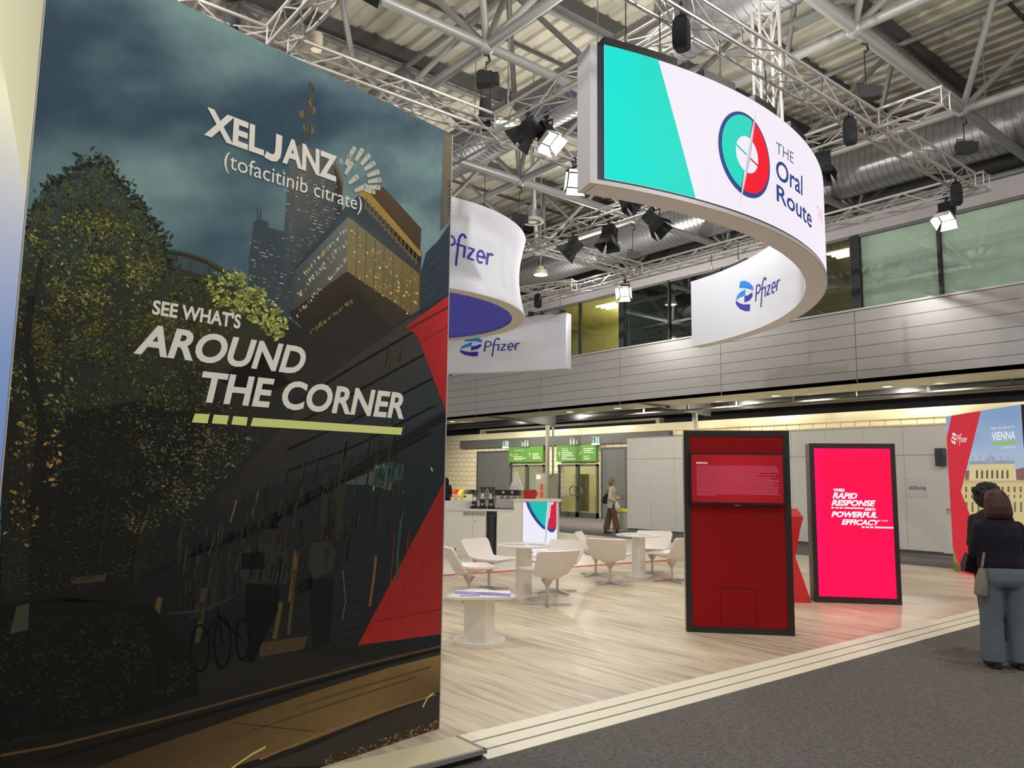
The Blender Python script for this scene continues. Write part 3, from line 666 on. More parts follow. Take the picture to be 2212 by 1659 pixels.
def chain(P, z0, z1, label, group='black chains holding the signs'):
    t = thing('hanging_chain', label, 'chain', (P[0], P[1], z0), 0, group)
    h = z1 - z0; mb = MB(); n = max(3, int(h / .09))
    MB().tube((0, 0, .12), (0, 0, h), .007, 6).build('cable', M_black, t)
    mb.path([(.03 * math.cos(a * .6), 0, .07 + .05 * math.sin(a * .6)) for a in range(11)], .012, 6).tube((0, 0, .1), (0, 0, .2), .02, 8)
    mb.build('shackle', M_chrome, t, True); return t
def hoist(P, zb, ztop, label, bag=True):
    ztop -= .068
    t = thing('chain_hoist', label, 'hoist', (P[0], P[1], zb), math.radians(40), 'black chain hoists under the roof frame')
    MB().box(-.15, -.1, .05, .12, .1, .26).box(.12, -.08, .07, .22, .08, .24).build('motor', M_black, t); mo = children(t)[0]
    MB().path([(-.13, 0, .26), (-.13, 0, .33), (-.03, 0, .33), (-.03, 0, .26)], .014, 8).build('handle', M_black, mo, True)
    MB().tube((0, 0, .26), (0, 0, ztop - zb - .2), .01, 6).build('chain', M_black, t); chn = [c for c in children(t) if c.name.startswith('chain')][0]
    MB().path([(.0, 0, ztop - zb - .25), (.06, 0, ztop - zb - .2), (.04, 0, ztop - zb - .1), (-.04, 0, ztop - zb - .08)], .022, 8).build('hook', M_black, chn, True)
    if bag:
        b = MB().lathe([(.07, -.72), (.105, -.66), (.11, -.4), (.1, -.25), (.09, -.2)], 14); b.build('chain_bag', mat('bag_cloth', (26, 27, 30), .85), t, True)
        MB().tube((.08, 0, -.25), (.08, 0, .06), .01, 6).tube((-.08, 0, -.25), (-.08, 0, .06), .01, 6).build('bag_strap', M_black, t)
    return t
N = lambda i, j: (-9.83 + SP * i, 7.32 + SP * j)
hoist(N(0, 0), 8.15, ZBOT, 'black chain hoist with bag hanging left of the dome lamp')
P = aty(500, 20, 3.2); hoist((-9.83, 3.11), 7.95, ZBOT, 'black chain hoist with bag at the top edge above the mural wall')
P = atx(1872, 222, -5.6); hoist((-5.6, P.y), P.z, ZBOT, 'black chain hoist above the big truss right of the ring screen', False)
P = aty(1128, 485, 11.53); hoist((-14.04, 11.53), P.z, ZBOT, 'black chain hoist behind the top edge of the white drum sign')
P = aty(1367, 560, 15.74); hoist((P.x, 15.74), 7.7, ZBOT, 'dark chain hoist in front of the balcony band between two spotlights', False)
P = aty(2090, 335, 15.74); hoist((-5.62, 15.74), P.z, ZBOT, 'dark chain hoist hanging low at the right end of the big truss', False)
for px, y0, y1, lab in ((1472, 40, 116, 'black chain bag hanging from the big truss above the left end of the ring screen'), (1836, 262, 312, 'black chain bag hanging from the big truss right of the ring screen'), (2066, 405, 440, 'black chain bag hanging near the far end of the big truss'), (1168, 620, 650, 'dark chain bag hanging above the flat white box sign')):
    P = atz(px, (y0 + y1) / 2, 7.0) if px > 1300 else Vector((-17.4, 15.064, 7)); r = .088; t = thing('chain_bag', lab, 'bag', (P.x, P.y, 6.72), .4, 'black chain bags on the trusses')
    MB().loft([[(s * r * a, c * r * b_, z) for s, c in ((-1, -1), (0, -1.15), (1, -1), (1.15, 0), (1, 1), (0, 1.15), (-1, 1), (-1.15, 0))] for z, a, b_ in ((.1, .7, .7), (.14, 1, 1), (.32, 1.05, 1), (.46, .95, .9), (.53, .6, .5))]).build('bag', mat('bag_cloth', (26, 27, 30)), t, True)
    MB().tube((0, 0, .55), (0, 0, .72), .02, 6).build('strap', M_black, t)

# ---- spotlights with barn doors
M_body = mat('spot_body', (30, 31, 35), .5, .2)
M_flap = mat('flap_inside', (150, 150, 155), .3, .8)
def spot(P, label, aim, lit=0.0, size=1.0):
    P = Vector(P); t = thing('stage_spotlight', label, 'spotlight', P, 0, 'barn door spotlights on the trusses')
    d = (Vector(aim) - P).normalized(); R = d.to_track_quat('Z', 'Y').to_matrix().to_4x4()   # local +Z = beam
    s = size
    M = Matrix.Translation((0, 0, -.28 * s)) @ R
    B = MB(M); B.box(-.12 * s, -.12 * s, -.2 * s, .12 * s, .12 * s, .1 * s).box(-.14 * s, -.14 * s, .06 * s, .14 * s, .14 * s, .1 * s)
    for k in range(4): B.box(-.125 * s, -.125 * s, (-.17 + .05 * k) * s, .125 * s, .125 * s, (-.15 + .05 * k) * s)
    hs = B.build('housing', M_body, t)
    MB(M).box(-.115 * s, -.115 * s, .1 * s, .115 * s, .115 * s, .104 * s).build('lens', mat('lens_lit', (255, 250, 240), .3, emit=14) if lit else mat('lens_dark', (60, 62, 70), .15), hs)
    L = .2 * s; a = .42
    for sx, sy in ((1, 0), (-1, 0), (0, 1), (0, -1)):
        e = .14 * s; h0 = .13 * s; h1 = .17 * s; dz = L * math.cos(a); dr = L * math.sin(a); fl = MB(M)
        for off in (0, .004):
            pts = [(e + off, -h0, .1 * s), (e + off, h0, .1 * s), (e + off + dr, h1, .1 * s + dz), (e + off + dr, -h1, .1 * s + dz)]
            if sy: pts = [(p[1], p[0], p[2]) for p in pts]
            sg = sx or sy; pts = [(p[0] * (sg if sx else 1), p[1] * (sg if sy else 1), p[2]) for p in pts]
            fl.add(pts, [(0, 1, 2, 3)])
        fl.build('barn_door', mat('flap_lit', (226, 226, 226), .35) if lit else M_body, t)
    MB().path([(-.15 * s, 0, -.28 * s), (-.15 * s, 0, -.06 * s), (.15 * s, 0, -.06 * s), (.15 * s, 0, -.28 * s)], .016, 6, True).build('yoke', M_body, t)
    MB().tube((0, 0, -.07), (0, 0, .04), .03, 10).path([(.05 * math.cos(k * .5), 0, .06 + .05 * math.sin(k * .5)) for k in range(13)], .016, 6).build('clamp', M_body, t)
    return t
SPOTS = [((805, -12), (-9.5, 3.0, 5.6), 0, 1.1, 'large dark spotlight at the top edge right of the nearest truss', 3.6), ((1140, 296), (-11.2, 6.2, 5.2), 0, .9, 'dark spotlight with open flaps beside the dome lamp', 7.5),
         ((1180, 300), (-7.2, 7.6, 5.2), 1, .9, 'glaring lit spotlight just right of the dome lamp', 7.6), ((1240, 376), (-5.5, 6.8, 4.2), 1, 1.0, 'glaring lit spotlight close to the left end of the ring screen', None), ((1350, 434), (-7.0, 11.0, 4.5), 0, 1.0, 'dark spotlight with pale flaps tucked under the ring screen', None),
         ((1316, 500), (-11.0, 10.6, 2.5), 0, 1.05, 'dark spotlight pointing down in the middle of the far truss', 12.0), ((1412, 470), (-8.6, 12.3, 5.4), 0, 1.05, 'dark spotlight aimed right on the far truss', 12.0), ((1238, 522), (-14.0, 10.8, 5.6), 0, 1.0, 'dark spotlight with bluish flaps nearest the drum sign', 11.9),
         ((1350, 606), (-12.0, 12.0, 4.4), 1, 1.0, 'glaring lit spotlight in front of the balcony windows', None), ((2044, 445), (-6.0, 14.2, 4.2), 1, .95, 'lit spotlight hanging below the right end of the window truss', None), ((1776, 352), (-6.1, 11.3, 5.2), 0, .95, 'dark spotlight half hidden by the right edge of the ring screen', None)]
SNAP = ('y3.445', 'y7.215', 'y7.505', 'x-9.47', 'x-9.47', 'y11.755', 'y11.755', 'y11.755', 'y15.705', 'y15.705', 'y11.755')
for ((px, py), aim, lit, s, lab, yy), sn in zip(SPOTS, SNAP):
    P = aty(px, py, float(sn[1:])) if sn[0] == 'y' else atx(px, py, float(sn[1:]))
    P.z = 7.185; spot(P, lab, aim, lit, s)

# ---- hall lamps, loudspeaker, diffusers
def dome_lamp(px, py, z, label):
    P = atz(px, py, z); t = thing('high_bay_lamp', label, 'lamp', P, 0, 'dome lamps hanging from the roof'); r = .24
    MB().lathe([(.05, .3), (.09, .28), (.12, .2), (.19, .16), (.23, .06), (r, 0), (r - .02, 0), (.2, .06), (.1, .16)], 24, cap=False).build('shade', mat('dome_shade', (196, 190, 160), .35, .5), t, True); sh_ = children(t)[0]
    MB().lathe([(0, .01), (.2, .01), (.2, .03)], 20).build('lens', mat('dome_glow', (255, 246, 214), .3, emit=9), sh_)
    MB().tube((0, 0, .3), (0, 0, 12.3 - z), .018, 8).build('rod', M_steel, t); MB().path([(-.07, 0, .28), (-.07, 0, .48), (.07, 0, .48), (.07, 0, .28)], .014, 6).build('bracket', M_black, t)
dome_lamp(1097, 264, 8.3, 'lit dome lamp hanging beside the hoist above the truss junction'); dome_lamp(1168, 594, 8.3, 'small lit dome lamp far back above the flat white box sign')
P = atz(683, 108, 8.3); t = thing('ceiling_loudspeaker', 'beige can loudspeaker hanging above the mural wall', 'speaker', P)
MB().lathe([(.0, 0), (.085, 0), (.09, .02), (.09, .12), (.093, .125), (.093, .24), (.085, .27), (0, .27)], 22, cap=False).build('can', mat('can_beige', (176, 166, 140), .5), t, True, 50); MB().tube((0, 0, .27), (0, 0, 4.0), .006, 6).build('wire', M_black, t)
def diffuser(P, r, label):
    t = thing('air_diffuser', label, 'vent', P, 0, 'round air diffusers')
    MB().lathe([(r, 0), (r, .06), (r * .8, .08), (r * .72, .03), (r * .8, -.01), (r, 0)], 30, cap=False).build('rim', mat('vent_white', (150, 148, 140), .5), t, True)
    MB().lathe([(0, .0), (r * .42, .0), (r * .45, .03), (0, .05)], 24, cap=False).build('core', mat('vent_white', (190, 188, 176)), t, True)
    b = MB()
    for k in range(10): a = k * math.pi / 5; b.beam((r * .4 * math.cos(a), r * .4 * math.sin(a), .03), (r * .74 * math.cos(a + .25), r * .74 * math.sin(a + .25), .04), .03, .01)
    b.build('blades', mat('vent_white', (190, 188, 176)), t); MB().tube((0, 0, .06), (0, 0, .3), r * .6, 20).tube((0, 0, .3), (0, 0, 12.45 - P[2]), .015, 6).build('neck', mat('galvanised', (150, 150, 152)), t, True); return t
P = atz(1445, 88, 9.0); diffuser(P, .4, 'large round swirl diffuser behind the left end of the ring screen')
P = atz(1150, 480, 8.3); diffuser((P.x, P.y, 8.3), .3, 'round air diffuser hanging just behind the top of the drum sign')

# ================================================================== RING SCREEN
RC = Vector((-12.72, 8.12, 0)); RO, RI, Z0, Z1 = 7.33, 7.0, 4.9, 6.52
A0, A1, AL = math.radians(-18.2), math.radians(81.2), math.radians(62)
def rp(a, r, z): return (RC.x + r * math.cos(a), RC.y + r * math.sin(a), z)
def cyl(x, y, r, back=False, c=RC):
    d = ray(x, y); ox, oy = CAM.x - c.x, CAM.y - c.y; a = d.x ** 2 + d.y ** 2; b = 2 * (ox * d.x + oy * d.y); cc = ox * ox + oy * oy - r * r
    D = max(b * b - 4 * a * cc, 0); t = (-b + (1 if back else -1) * math.sqrt(D)) / 2 / a; q = CAM + d * t; return (math.atan2(q.y - c.y, q.x - c.x), q.z)
def arc_slab(r0, r1, z0, z1, a0, a1, n):
    rings = []
    for i in range(n + 1):
        a = a0 + (a1 - a0) * i / n; rings.append([rp(a, r0, z0), rp(a, r1, z0), rp(a, r1, z1), rp(a, r0, z1)])
    return MB().loft(rings)
ring = thing('ring_screen', 'huge curved hanging sign with a teal and white screen outside and white fabric inside', 'sign')
M_ringw = mat('ring_fabric', (218, 220, 230), .7); M_lip = mat('ring_lip', (226, 224, 226), .5)
arc_slab(RI, RO - .045, Z0 + .012, Z1 - .005, A0, A1, 120).build('body', M_ringw, ring, True, 30)
arc_slab(RI - .004, RO - .02, Z0, Z0 + .012, A0 - .001, A1 + .001, 120).build('bottom_lip', M_lip, ring, True, 30)
arc_slab(RO - .02, RO, Z0, Z0 + .05, A0, AL, 90).build('lower_trim', mat('trim_grey', (196, 190, 190), .45, .3), ring, True, 30)
arc_slab(RI, RO, Z0, Z1 + .0, A0 - .012, A0, 2).build('end_frame', mat('frame_pale', (206, 204, 210), .45, .1), ring)
arc_slab(RO - .045, RO - .012, Z0 + .05, Z1, A0, AL, 90).build('screen_bezel', mat('bezel_navy', (24, 44, 66), .4), ring, True, 30)
zl0 = cyl(1304.5, 392, RO)[1]; zl1 = cyl(1309.5, 97, RO)[1]; aL = cyl(1306, 250, RO)[0]
zl0 = Z0 + .075
sc = Ink(lambda u, v, l: rp(u, RO + l - .008, v), .006)
wht = lin((243, 236, 246)); teal0, teal1 = lin((0, 231, 214)), lin((22, 218, 198)); navy = lin((38, 66, 136)); red = lin((243, 4, 38)); silver = lin((206, 206, 214))
n = 80
def scr_col(u, v):
    f = max(0.0, (u - .62) / .38); return tuple(a * (1 - f) + b * f for a, b in zip(wht, lin((252, 226, 222))))
sc.grid(lambda u, v: (aL + (AL - aL) * u, zl0 + (zl1 - zl0) * v), n, 1, lambda u, v: wht)
sc.layer()
tt, tb = cyl(1422, 132, RO)[0], cyl(1503, 432, RO)[0]
sc.grid(lambda u, v: (aL + ((tb * (1 - v) + tt * v) - aL) * u, zl0 + (zl1 - zl0) * v), 14, 4, lambda u, v: tuple(a * (1 - u) + b * u for a, b in zip(teal0, teal1)))
# hairline seams between the screen tiles
sc.layer()
k = 0
while aL + k * .0685 < math.radians(40):
    a = aL + k * .0685; sc.poly([(a - .0002, zl0), (a + .0002, zl0), (a + .0002, zl1), (a - .0002, zl1)], tuple(.93 * c for c in (wht if a > tb else teal0))) if not tt - .01 < a < tb + .01 else None; k += 1
# compass emblem
sc.layer()
cA, cZ = cyl(1611, 340, RO); zt_ = cyl(1600, 241, RO)[1]; zb_ = cyl(1630, 433, RO)[1]; Rz = (zt_ - zb_) / 2; cZ = (zt_ + zb_) / 2
D = lambda p, r, c, **kw: sc.disc((cA + p[0] / RO, cZ + p[1]), r / RO, c, ry=r, **kw)
D((0, 0), Rz, navy, n=60); sc.layer()
nt_, nb_ = cyl(1629, 237, RO), cyl(1593, 448, RO)
tilt = math.atan2((nt_[0] - nb_[0]) * RO, nt_[1] - nb_[1])
D((.004, .012), Rz * .9, lin((20, 214, 190)), n=40, a0=math.pi / 2 - tilt, a1=math.pi * 1.5 - tilt)
D((.012, .012), Rz * .91, red, n=40, a0=-math.pi / 2 - tilt, a1=math.pi / 2 - tilt); sc.layer()
D((.004, .0), Rz * .43, wht, n=40); sc.layer()
l0, l1, l2 = cyl(1587, 314, RO), cyl(1610, 337, RO), cyl(1633, 360, RO)
def thin(pa, pb, w, c): sc.poly([(pa[0], pa[1] - w), (pb[0], pb[1] - w), (pb[0], pb[1] + w), (pa[0], pa[1] + w)], c)
thin(l0, l1, .014, lin((30, 190, 160))); thin(l1, l2, .014, lin((220, 10, 50))); sc.layer()
mid = ((nt_[0] + nb_[0]) / 2, (nt_[1] + nb_[1]) / 2); wn = .045 / RO
sc.poly([nb_, (mid[0] + wn, mid[1]), nt_], lin((190, 190, 200))); sc.poly([nb_, nt_, (mid[0] - wn, mid[1])], lin((228, 228, 234)))
pc = lambda x, y: cyl(x, y, RO)
tq = lambda *q: [pc(*p) for p in q]
ink_text(sc, 'THE', tq((1671, 331), (1708.8, 355.8), (1708.8, 332), (1671, 307.7)), lin((70, 74, 130)), bold=-.004)
ink_text(sc, 'Oral', tq((1671, 387), (1728, 425), (1728, 381.6), (1671, 344)), lin((40, 60, 130)), bold=.014)
ink_text(sc, 'Route', tq((1672.5, 435), (1748, 496), (1748, 455), (1672, 398.8)), lin((40, 60, 130)), bold=.014)
ink_text(sc, 'THE', tq((1759, 473), (1771.5, 487), (1771.5, 458), (1759, 444)), lin((222, 176, 168)), bold=-.008)
sc.build('screen', print_mat('led_screen', 1.0), ring)['label'] = 'glowing teal and white screen with compass emblem and dark blue words'
# black lifting brackets along the top, and chains up to the truss
for xa, xb, ya, yb in ((1306, 1466, 85, 150), (1524, 1592, 170, 200), (1634, 1682, 225, 262), (1712, 1745, 290, 330)):
    a, b_ = cyl(xa, ya, RO)[0], cyl(xb, yb, RO)[0]
    arc_slab(RI + .05, RO - .02, Z1 - .005, Z1 + .13, a, b_, 10).build('lifting_bracket', M_black, ring)
pk = Ink(lambda u, v, l: rp(u, RI - .006 - l, v), .004)
mp = lambda box, u, v: (lambda A, B, Cc, Dd: cyl(*((A * (1 - u) + B * u) * (1 - v) + (Dd * (1 - u) + Cc * u) * v), RI, True))(*[Vector(b) for b in box])
zq = lambda pts, s, ox, oy: [(x / s + ox, y / s + oy) for x, y in pts]
LB, DB = lin((44, 134, 226)), lin((60, 54, 172)); WB = lin((66, 58, 150))
pfizer_mark(pk, mp, LB, DB, WB, hbox=zq([(650, 1020), (875, 1020), (875, 632), (650, 632)], 5.925, 1480, 500), wordbox=zq([(893, 1008), (1214, 849), (1214, 494), (893, 653)], 5.925, 1480, 500))
pk.build('printed_logo', print_mat('logo_print'), ring)
for px, py, lab in ((1352, 88, 'leftmost black chain on the teal end of the ring screen'), (1426, 110, 'second black chain from the left end of the ring screen'), (1556, 168, 'black chain holding the ring screen above its white part'), (1656, 225, 'black chain holding the ring screen above the compass emblem')):
    a = cyl(px, py, 7.17)[0]; chain(rp(a, 7.17, 0), Z1 + .12, TZ, lab)
for px, py, lab in ((1534, 598, 'left black chain on the white inner end of the ring screen'), (1591, 572, 'right black chain on the white inner end of the ring screen')):
    a, z = cyl(px, py, 7.1, True); arc_slab(RI + .05, RO - .1, Z1 - .005, Z1 + .08, a - .06, a + .06, 4).build('lifting_bracket', M_black, ring); chain(rp(a, 7.15, 0), Z1 + .07, 7.1, lab)

# ---- drum sign
DC = Vector((-13.70, 7.60, 0)); DR = 2.96
drum = thing('drum_sign', 'hanging white drum sign with waisted sides and a blue underside', 'sign', DC)
prof = [(DR - .012, 4.9), (DR, 4.91), (DR, 4.93)] + [(DR - .125 * math.sin(math.pi * k / 14) ** 1.0, 4.93 + 1.6 * k / 14) for k in range(1, 14)] + [(DR, 6.53)]
def dr_at(z): return DR - .125 * math.sin(math.pi * min(max((z - 4.93) / 1.6, 0), 1))
MB().lathe(prof, 120, cap=False).build('side_fabric', M_ringw, drum, True, 40)
MB().lathe([(2.70, 4.905), (DR - .012, 4.9)], 120, cap=False).build('bottom_rim', mat('drum_rim', (214, 204, 190), .5), drum, True)
MB().lathe([(0.001, 4.93), (2.71, 4.93)], 90, cap=False).build('underside', mat('drum_blue', (56, 60, 226), .5), drum, True)
MB().lathe([(DR, 6.53), (DR - .3, 6.54)], 90, cap=False).build('top_rim', M_whitem, drum, True)
dk = Ink(lambda u, v, l: ((dr_at(v) + .006 + l) * math.cos(u), (dr_at(v) + .006 + l) * math.sin(u), v), .003)
def dcyl(x, y):
    r = DR - .06
    for _ in range(4): a, z = cyl(x, y, r, False, DC); r = dr_at(z)
    return a, z
dmp = lambda box, u, v: (lambda A, B, Cc, Dd: dcyl(*((A * (1 - u) + B * u) * (1 - v) + (Dd * (1 - u) + Cc * u) * v)))(*[Vector(b) for b in box])
pfizer_mark(dk, dmp, LB, DB, lin((58, 60, 170)), helix=False, wordbox=[(958.5, 566.5), (1065, 598), (1065, 525), (958.5, 493.5)])
dk.build('printed_logo', print_mat('logo_print'), drum)
for a in (.3, 2.4, 4.5): MB().tube((2.6 * math.cos(a), 2.6 * math.sin(a), 6.53), (2.6 * math.cos(a), 2.6 * math.sin(a), 7.3), .008, 6).build('cable', M_black, drum)

# ---- flat white box sign behind the drum
Q = [Vector((p.x, p.y)) for p in (atz(972, 806, 4.9), atz(1100, 802.5, 4.9), atz(1222, 795.5, 4.9))]
def bq(u):   # u 0..1 over the visible part; negative runs on behind the mural wall
    return Q[0] * ((1 - u) * (1 - 2 * u)) + Q[1] * (4 * u * (1 - u)) + Q[2] * (u * (2 * u - 1))
def bpx(x, y):
    d = ray(x, y); lo, hi = -.5, 1.2
    f = lambda u: (lambda q: q.x * d.y - q.y * d.x)(bq(u))
    for _ in range(50):
        mdd = (lo + hi) / 2
        if f(lo) * f(mdd) <= 0: hi = mdd
        else: lo = mdd
    q = bq(lo); return lo, CZ + d.z * (q.length / math.hypot(d.x, d.y))
zb1 = bpx(1222, 675)[1]
bs = thing('box_sign', 'hanging flat white curved sign with a blue company logo behind the drum sign', 'sign')
rings = []
for k in range(25):
    u = -.4 + 1.4 * k / 24; q = bq(u); e = bq(u + .01) - bq(u - .01); nrm = Vector((-e.y, e.x)).normalized()
    if nrm.dot(q) < 0: nrm = -nrm
    rings.append([(q.x, q.y, 4.9), (q.x + nrm.x * .33, q.y + nrm.y * .33, 4.9), (q.x + nrm.x * .33, q.y + nrm.y * .33, zb1), (q.x, q.y, zb1)])
MB().loft(rings).build('body', M_ringw, bs, True, 30)
e0, e1 = rings[-1][0], rings[-1][1]
bk = Ink(lambda u, v, l: (lambda q: (q.x * (1 - .0006 - l / 20), q.y * (1 - .0006 - l / 20), v))(bq(u)), .004)
bmp = lambda box, u, v: (lambda A, B, Cc, Dd: bpx(*((A * (1 - u) + B * u) * (1 - v) + (Dd * (1 - u) + Cc * u) * v)))(*[Vector(b) for b in box])
pfizer_mark(bk, bmp, LB, DB, WB, hbox=zq([(198, 1248), (487, 1240), (487, 985), (198, 995)], 5.927, 960, 560), wordbox=zq([(495, 1256), (967, 1229), (967, 994), (495, 1021)], 5.927, 960, 560))
bk.build('printed_logo', print_mat('logo_print'), bs)
q = bq(.88); MB().box(q.x - .3, q.y - .02, zb1 - .01, q.x + .3, q.y + .25, zb1 + .1).build('lifting_bracket', M_black, bs); chain((q.x, 14.85 + (q.x + 18.6) / 2.3 * .7 + .1515), zb1 + .05, TZ, 'black chain holding the right end of the flat white box sign')
q = bq(.6); MB().box(q.x - .35, q.y - .02, zb1 - .01, q.x + .35, q.y + .25, zb1 + .12).build('lifting_bracket', M_black, bs)
# ================================================================== MURAL WALL
from mathutils import noise as NZ
mp_ = atz(948.5, 1573.6, 0); an = math.radians(10.5)
MF = Face((mp_.x, mp_.y), (-math.sin(an), math.cos(an)))
uL = MF.px(52, 490)[0]; HM = 4.215
mural = thing('mural_wall', 'tall dark printed wall showing a city street at dusk with big white slogan', 'wall', M=MF.mtx())
MB().box(uL, 0.0, 0, 0, .12, HM).build('panel', mat('mural_core', (60, 62, 62), .6), mural)
MB().box(-.004, -.004, 0, .004, .125, HM).box(uL - .002, -.004, 0, uL + .004, .125, HM).build('edge_strip', mat('edge_pale', (196, 192, 186), .5), mural)
KM = 1.42
def mc(r, g, b): return tuple(min(1, v * KM) for v in lin((r, g, b)))
mu = Ink(lambda u, v, l: (min(max(u, uL), -.004), -.0008 - l, max(v, .002)), .00012)
PX = MF.px
def mpoly(pts, col, cols=None): mu.poly([PX(*p) for p in pts], mc(*col) if col else None, [mc(*c) for c in cols] if cols else None)
def lerp(a, b, t): return tuple(x + (y - x) * t for x, y in zip(a, b))
# cloudy dusk sky over the whole sheet
def sky(u, v):
    p = Vector((u * 2.75, v * 4.2, 0)); q = Vector((p.x * .9 + p.y * .75, (p.y - p.x * .55) * 2.1, 0))
    f = NZ.fractal(q * .55 + Vector((3.1, 1.7, 0)), 1.0, 2.0, 4); g = NZ.fractal(q * 1.6 + Vector((9, 4, 0)), 1.0, 2.0, 4)
    t = min(1, max(0, .46 + 1.0 * f + .3 * g + .15 * (v - .75)))
    base = lerp((50, 71, 87), (112, 140, 140), t); base = lerp(base, (58, 88, 106), max(0, min(1, (.75 - v) * 2.2)) * .7)
    return mc(*base)
mu.grid(lambda u, v: (uL + (-.004 - uL) * u, HM * v), 110, 150, sky)
mu.layer()
R = random.Random(5)
mpoly([(978, 1380), (560, 1390), (300, 1480), (0, 1560), (-60, 1560), (-60, 2200), (690, 1663), (949, 1575)], (36, 34, 31)); mu.layer()
mpoly([(-60, 930), (24, 930), (24, 1600), (-60, 2200)], (27, 28, 24)); mu.layer()
# arched roof behind the tree
mpoly([(345, 540), (390, 545), (440, 562), (490, 590), (530, 625), (545, 660), (540, 720), (345, 720)], (58, 74, 80))
for a, b_ in zip([(340, 536), (395, 542), (445, 558), (495, 586), (535, 622)], [(395, 542), (445, 558), (495, 586), (535, 622), (552, 665)]):
    mpoly([a, b_, (b_[0] - 3, b_[1] + 12), (a[0] - 3, a[1] + 12)], (72, 66, 52))
mu.layer()
for x in (372, 410, 450, 490): mpoly([(x, 550 + (x - 372) * .35), (x + 3, 551 + (x - 372) * .35), (x, 690), (x - 3, 690)], (52, 56, 54))
# far towers with lit windows
mpoly([(548, 480), (556, 474), (578, 478), (580, 492), (612, 500), (640, 512), (640, 720), (531, 690), (538, 560)], (58, 70, 74))
mu.layer()
mpoly([(627, 318), (655, 312), (690, 330), (712, 350), (722, 358), (738, 400), (735, 640), (606, 640), (610, 540)], None, [(92, 96, 92), (96, 98, 92), (90, 90, 84), (84, 84, 80), (80, 82, 78), (74, 78, 78), (60, 66, 68), (56, 66, 70), (60, 70, 76)])
mpoly([(722, 345), (742, 392), (738, 470), (724, 466)], (100, 86, 62))
mu.layer()
for _ in range(330):
    x = R.uniform(538, 728); y = R.uniform(360, 680)
    if x < 608 and y < 520 + (608 - x) * .1: continue
    w = R.choice((3, 4, 6, 9)); c = R.choice(((118, 124, 120), (146, 150, 142), (96, 106, 106), (164, 164, 150)))
    y = round(y / 7) * 7 + (x - 600) * .25; mpoly([(x, y), (x + w, y + w * .25), (x + w, y + w * .25 + 2.2), (x, y + 2.2)], c)
# mast with dishes
def mline(pts, w, col): mu.ribbon([PX(*p) for p in pts], w, mc(*col))
mline([(657, 312), (664, 240), (668, 182)], .01, (74, 72, 64)); mline([(668, 314), (673, 245), (676, 186)], .01, (80, 76, 66)); mline([(668, 178), (677, 196)], .018, (70, 66, 58)); mline([(556, 476), (556, 448)], .008, (60, 66, 66)); mline([(562, 474), (563, 452)], .008, (60, 66, 66))
for k in range(9): y = 200 + k * 12; mline([(659 + k * -.6 + 6, y), (674 - k * .3, y + 8)], .006, (84, 80, 70))
for x, y in ((651, 248), (659, 278), (676, 240), (670, 222), (672, 284)): mu.poly([PX(x - 6, y - 8), PX(x + 4, y - 10), PX(x + 6, y), PX(x + 2, y + 8), PX(x - 3, y + 6)], mc(112, 92, 66))
mu.layer()
# tower at the right edge and its dark neighbour
mpoly([(958, 288), (984, 298), (981, 480), (950, 500), (954, 400)], None, [(112, 104, 88), (120, 110, 92), (104, 96, 82), (80, 78, 72), (100, 94, 80)])
for k in range(9): mpoly([(966, 395 + k * 9), (980, 390 + k * 9), (980, 394 + k * 9), (966, 399 + k * 9)], (74, 72, 68))
mpoly([(920, 546), (946, 520), (980, 486), (978, 640), (905, 700), (905, 600)], (46, 58, 68))
mu.layer()
for k in range(6): mline([(916, 575 + k * 22), (978, 525 + k * 22)], .008, (36, 44, 52))
# the cantilevered glass building
mpoly([(790, 414), (828, 404), (910, 494), (906, 570), (860, 520)], None, [(76, 60, 44), (84, 66, 46), (72, 58, 44), (58, 50, 42), (60, 50, 40)])
mpoly([(626, 592), (752, 440), (784, 414), (912, 546), (906, 604), (752, 480)], None, [(44, 54, 58), (54, 66, 72), (58, 70, 74), (50, 54, 54), (54, 56, 54), (64, 76, 80)])
mu.layer()
mline([(776, 420), (786, 416), (910, 552)], .035, (150, 124, 62)); mline([(788, 446), (902, 568)], .012, (110, 96, 58))
for k in range(14): x = 792 + k * 8.4; mline([(x, 428 + k * 9.3), (x - 4, 452 + k * 9.2)], .008, (120, 104, 66))
mpoly([(632, 590), (752, 468), (749, 586), (624, 676)], None, [(66, 74, 76), (106, 114, 112), (98, 98, 88), (60, 64, 62)])
mpoly([(752, 468), (906, 592), (905, 690), (749, 586)], None, [(120, 116, 88), (116, 100, 56), (98, 84, 50), (126, 112, 70)])
mpoly([(624, 676), (749, 586), (906, 692), (858, 716), (764, 640), (660, 716)], None, [(44, 42, 38), (58, 50, 38), (60, 52, 40), (54, 46, 36), (44, 38, 32), (40, 38, 34)])
mpoly([(660, 716), (764, 640), (860, 716), (850, 760), (770, 700), (700, 770)], None, [(62, 58, 48), (78, 70, 52), (70, 60, 44), (52, 46, 38), (70, 64, 50), (46, 44, 40)])
mu.layer()
for k in range(1, 8): x = 752 + k * 19.5; mline([(x, 470 + k * 15.7), (x - 3, 588 + k * 13)], .006, (84, 76, 50))
for _ in range(130):
    t = R.random(); x = 640 + 108 * t; y = 600 - 115 * t + R.choice((4, 30, 38, 76)) * (1 - .1 * t) + R.uniform(-2, 6); mline([(x, y), (x + 3, y + 5)], R.choice((.005, .008)), R.choice(((214, 200, 150), (180, 160, 110), (150, 150, 130))))
for _ in range(120):
    x = R.uniform(756, 902); y = 490 + (x - 752) * .75 + R.uniform(0, 96); s = R.uniform(1, 2.6); mpoly([(x, y), (x + s * 1.6, y + s), (x + s, y + s * 2.4), (x - s * .6, y + s)], R.choice(((220, 190, 110), (176, 146, 76), (150, 130, 80))))
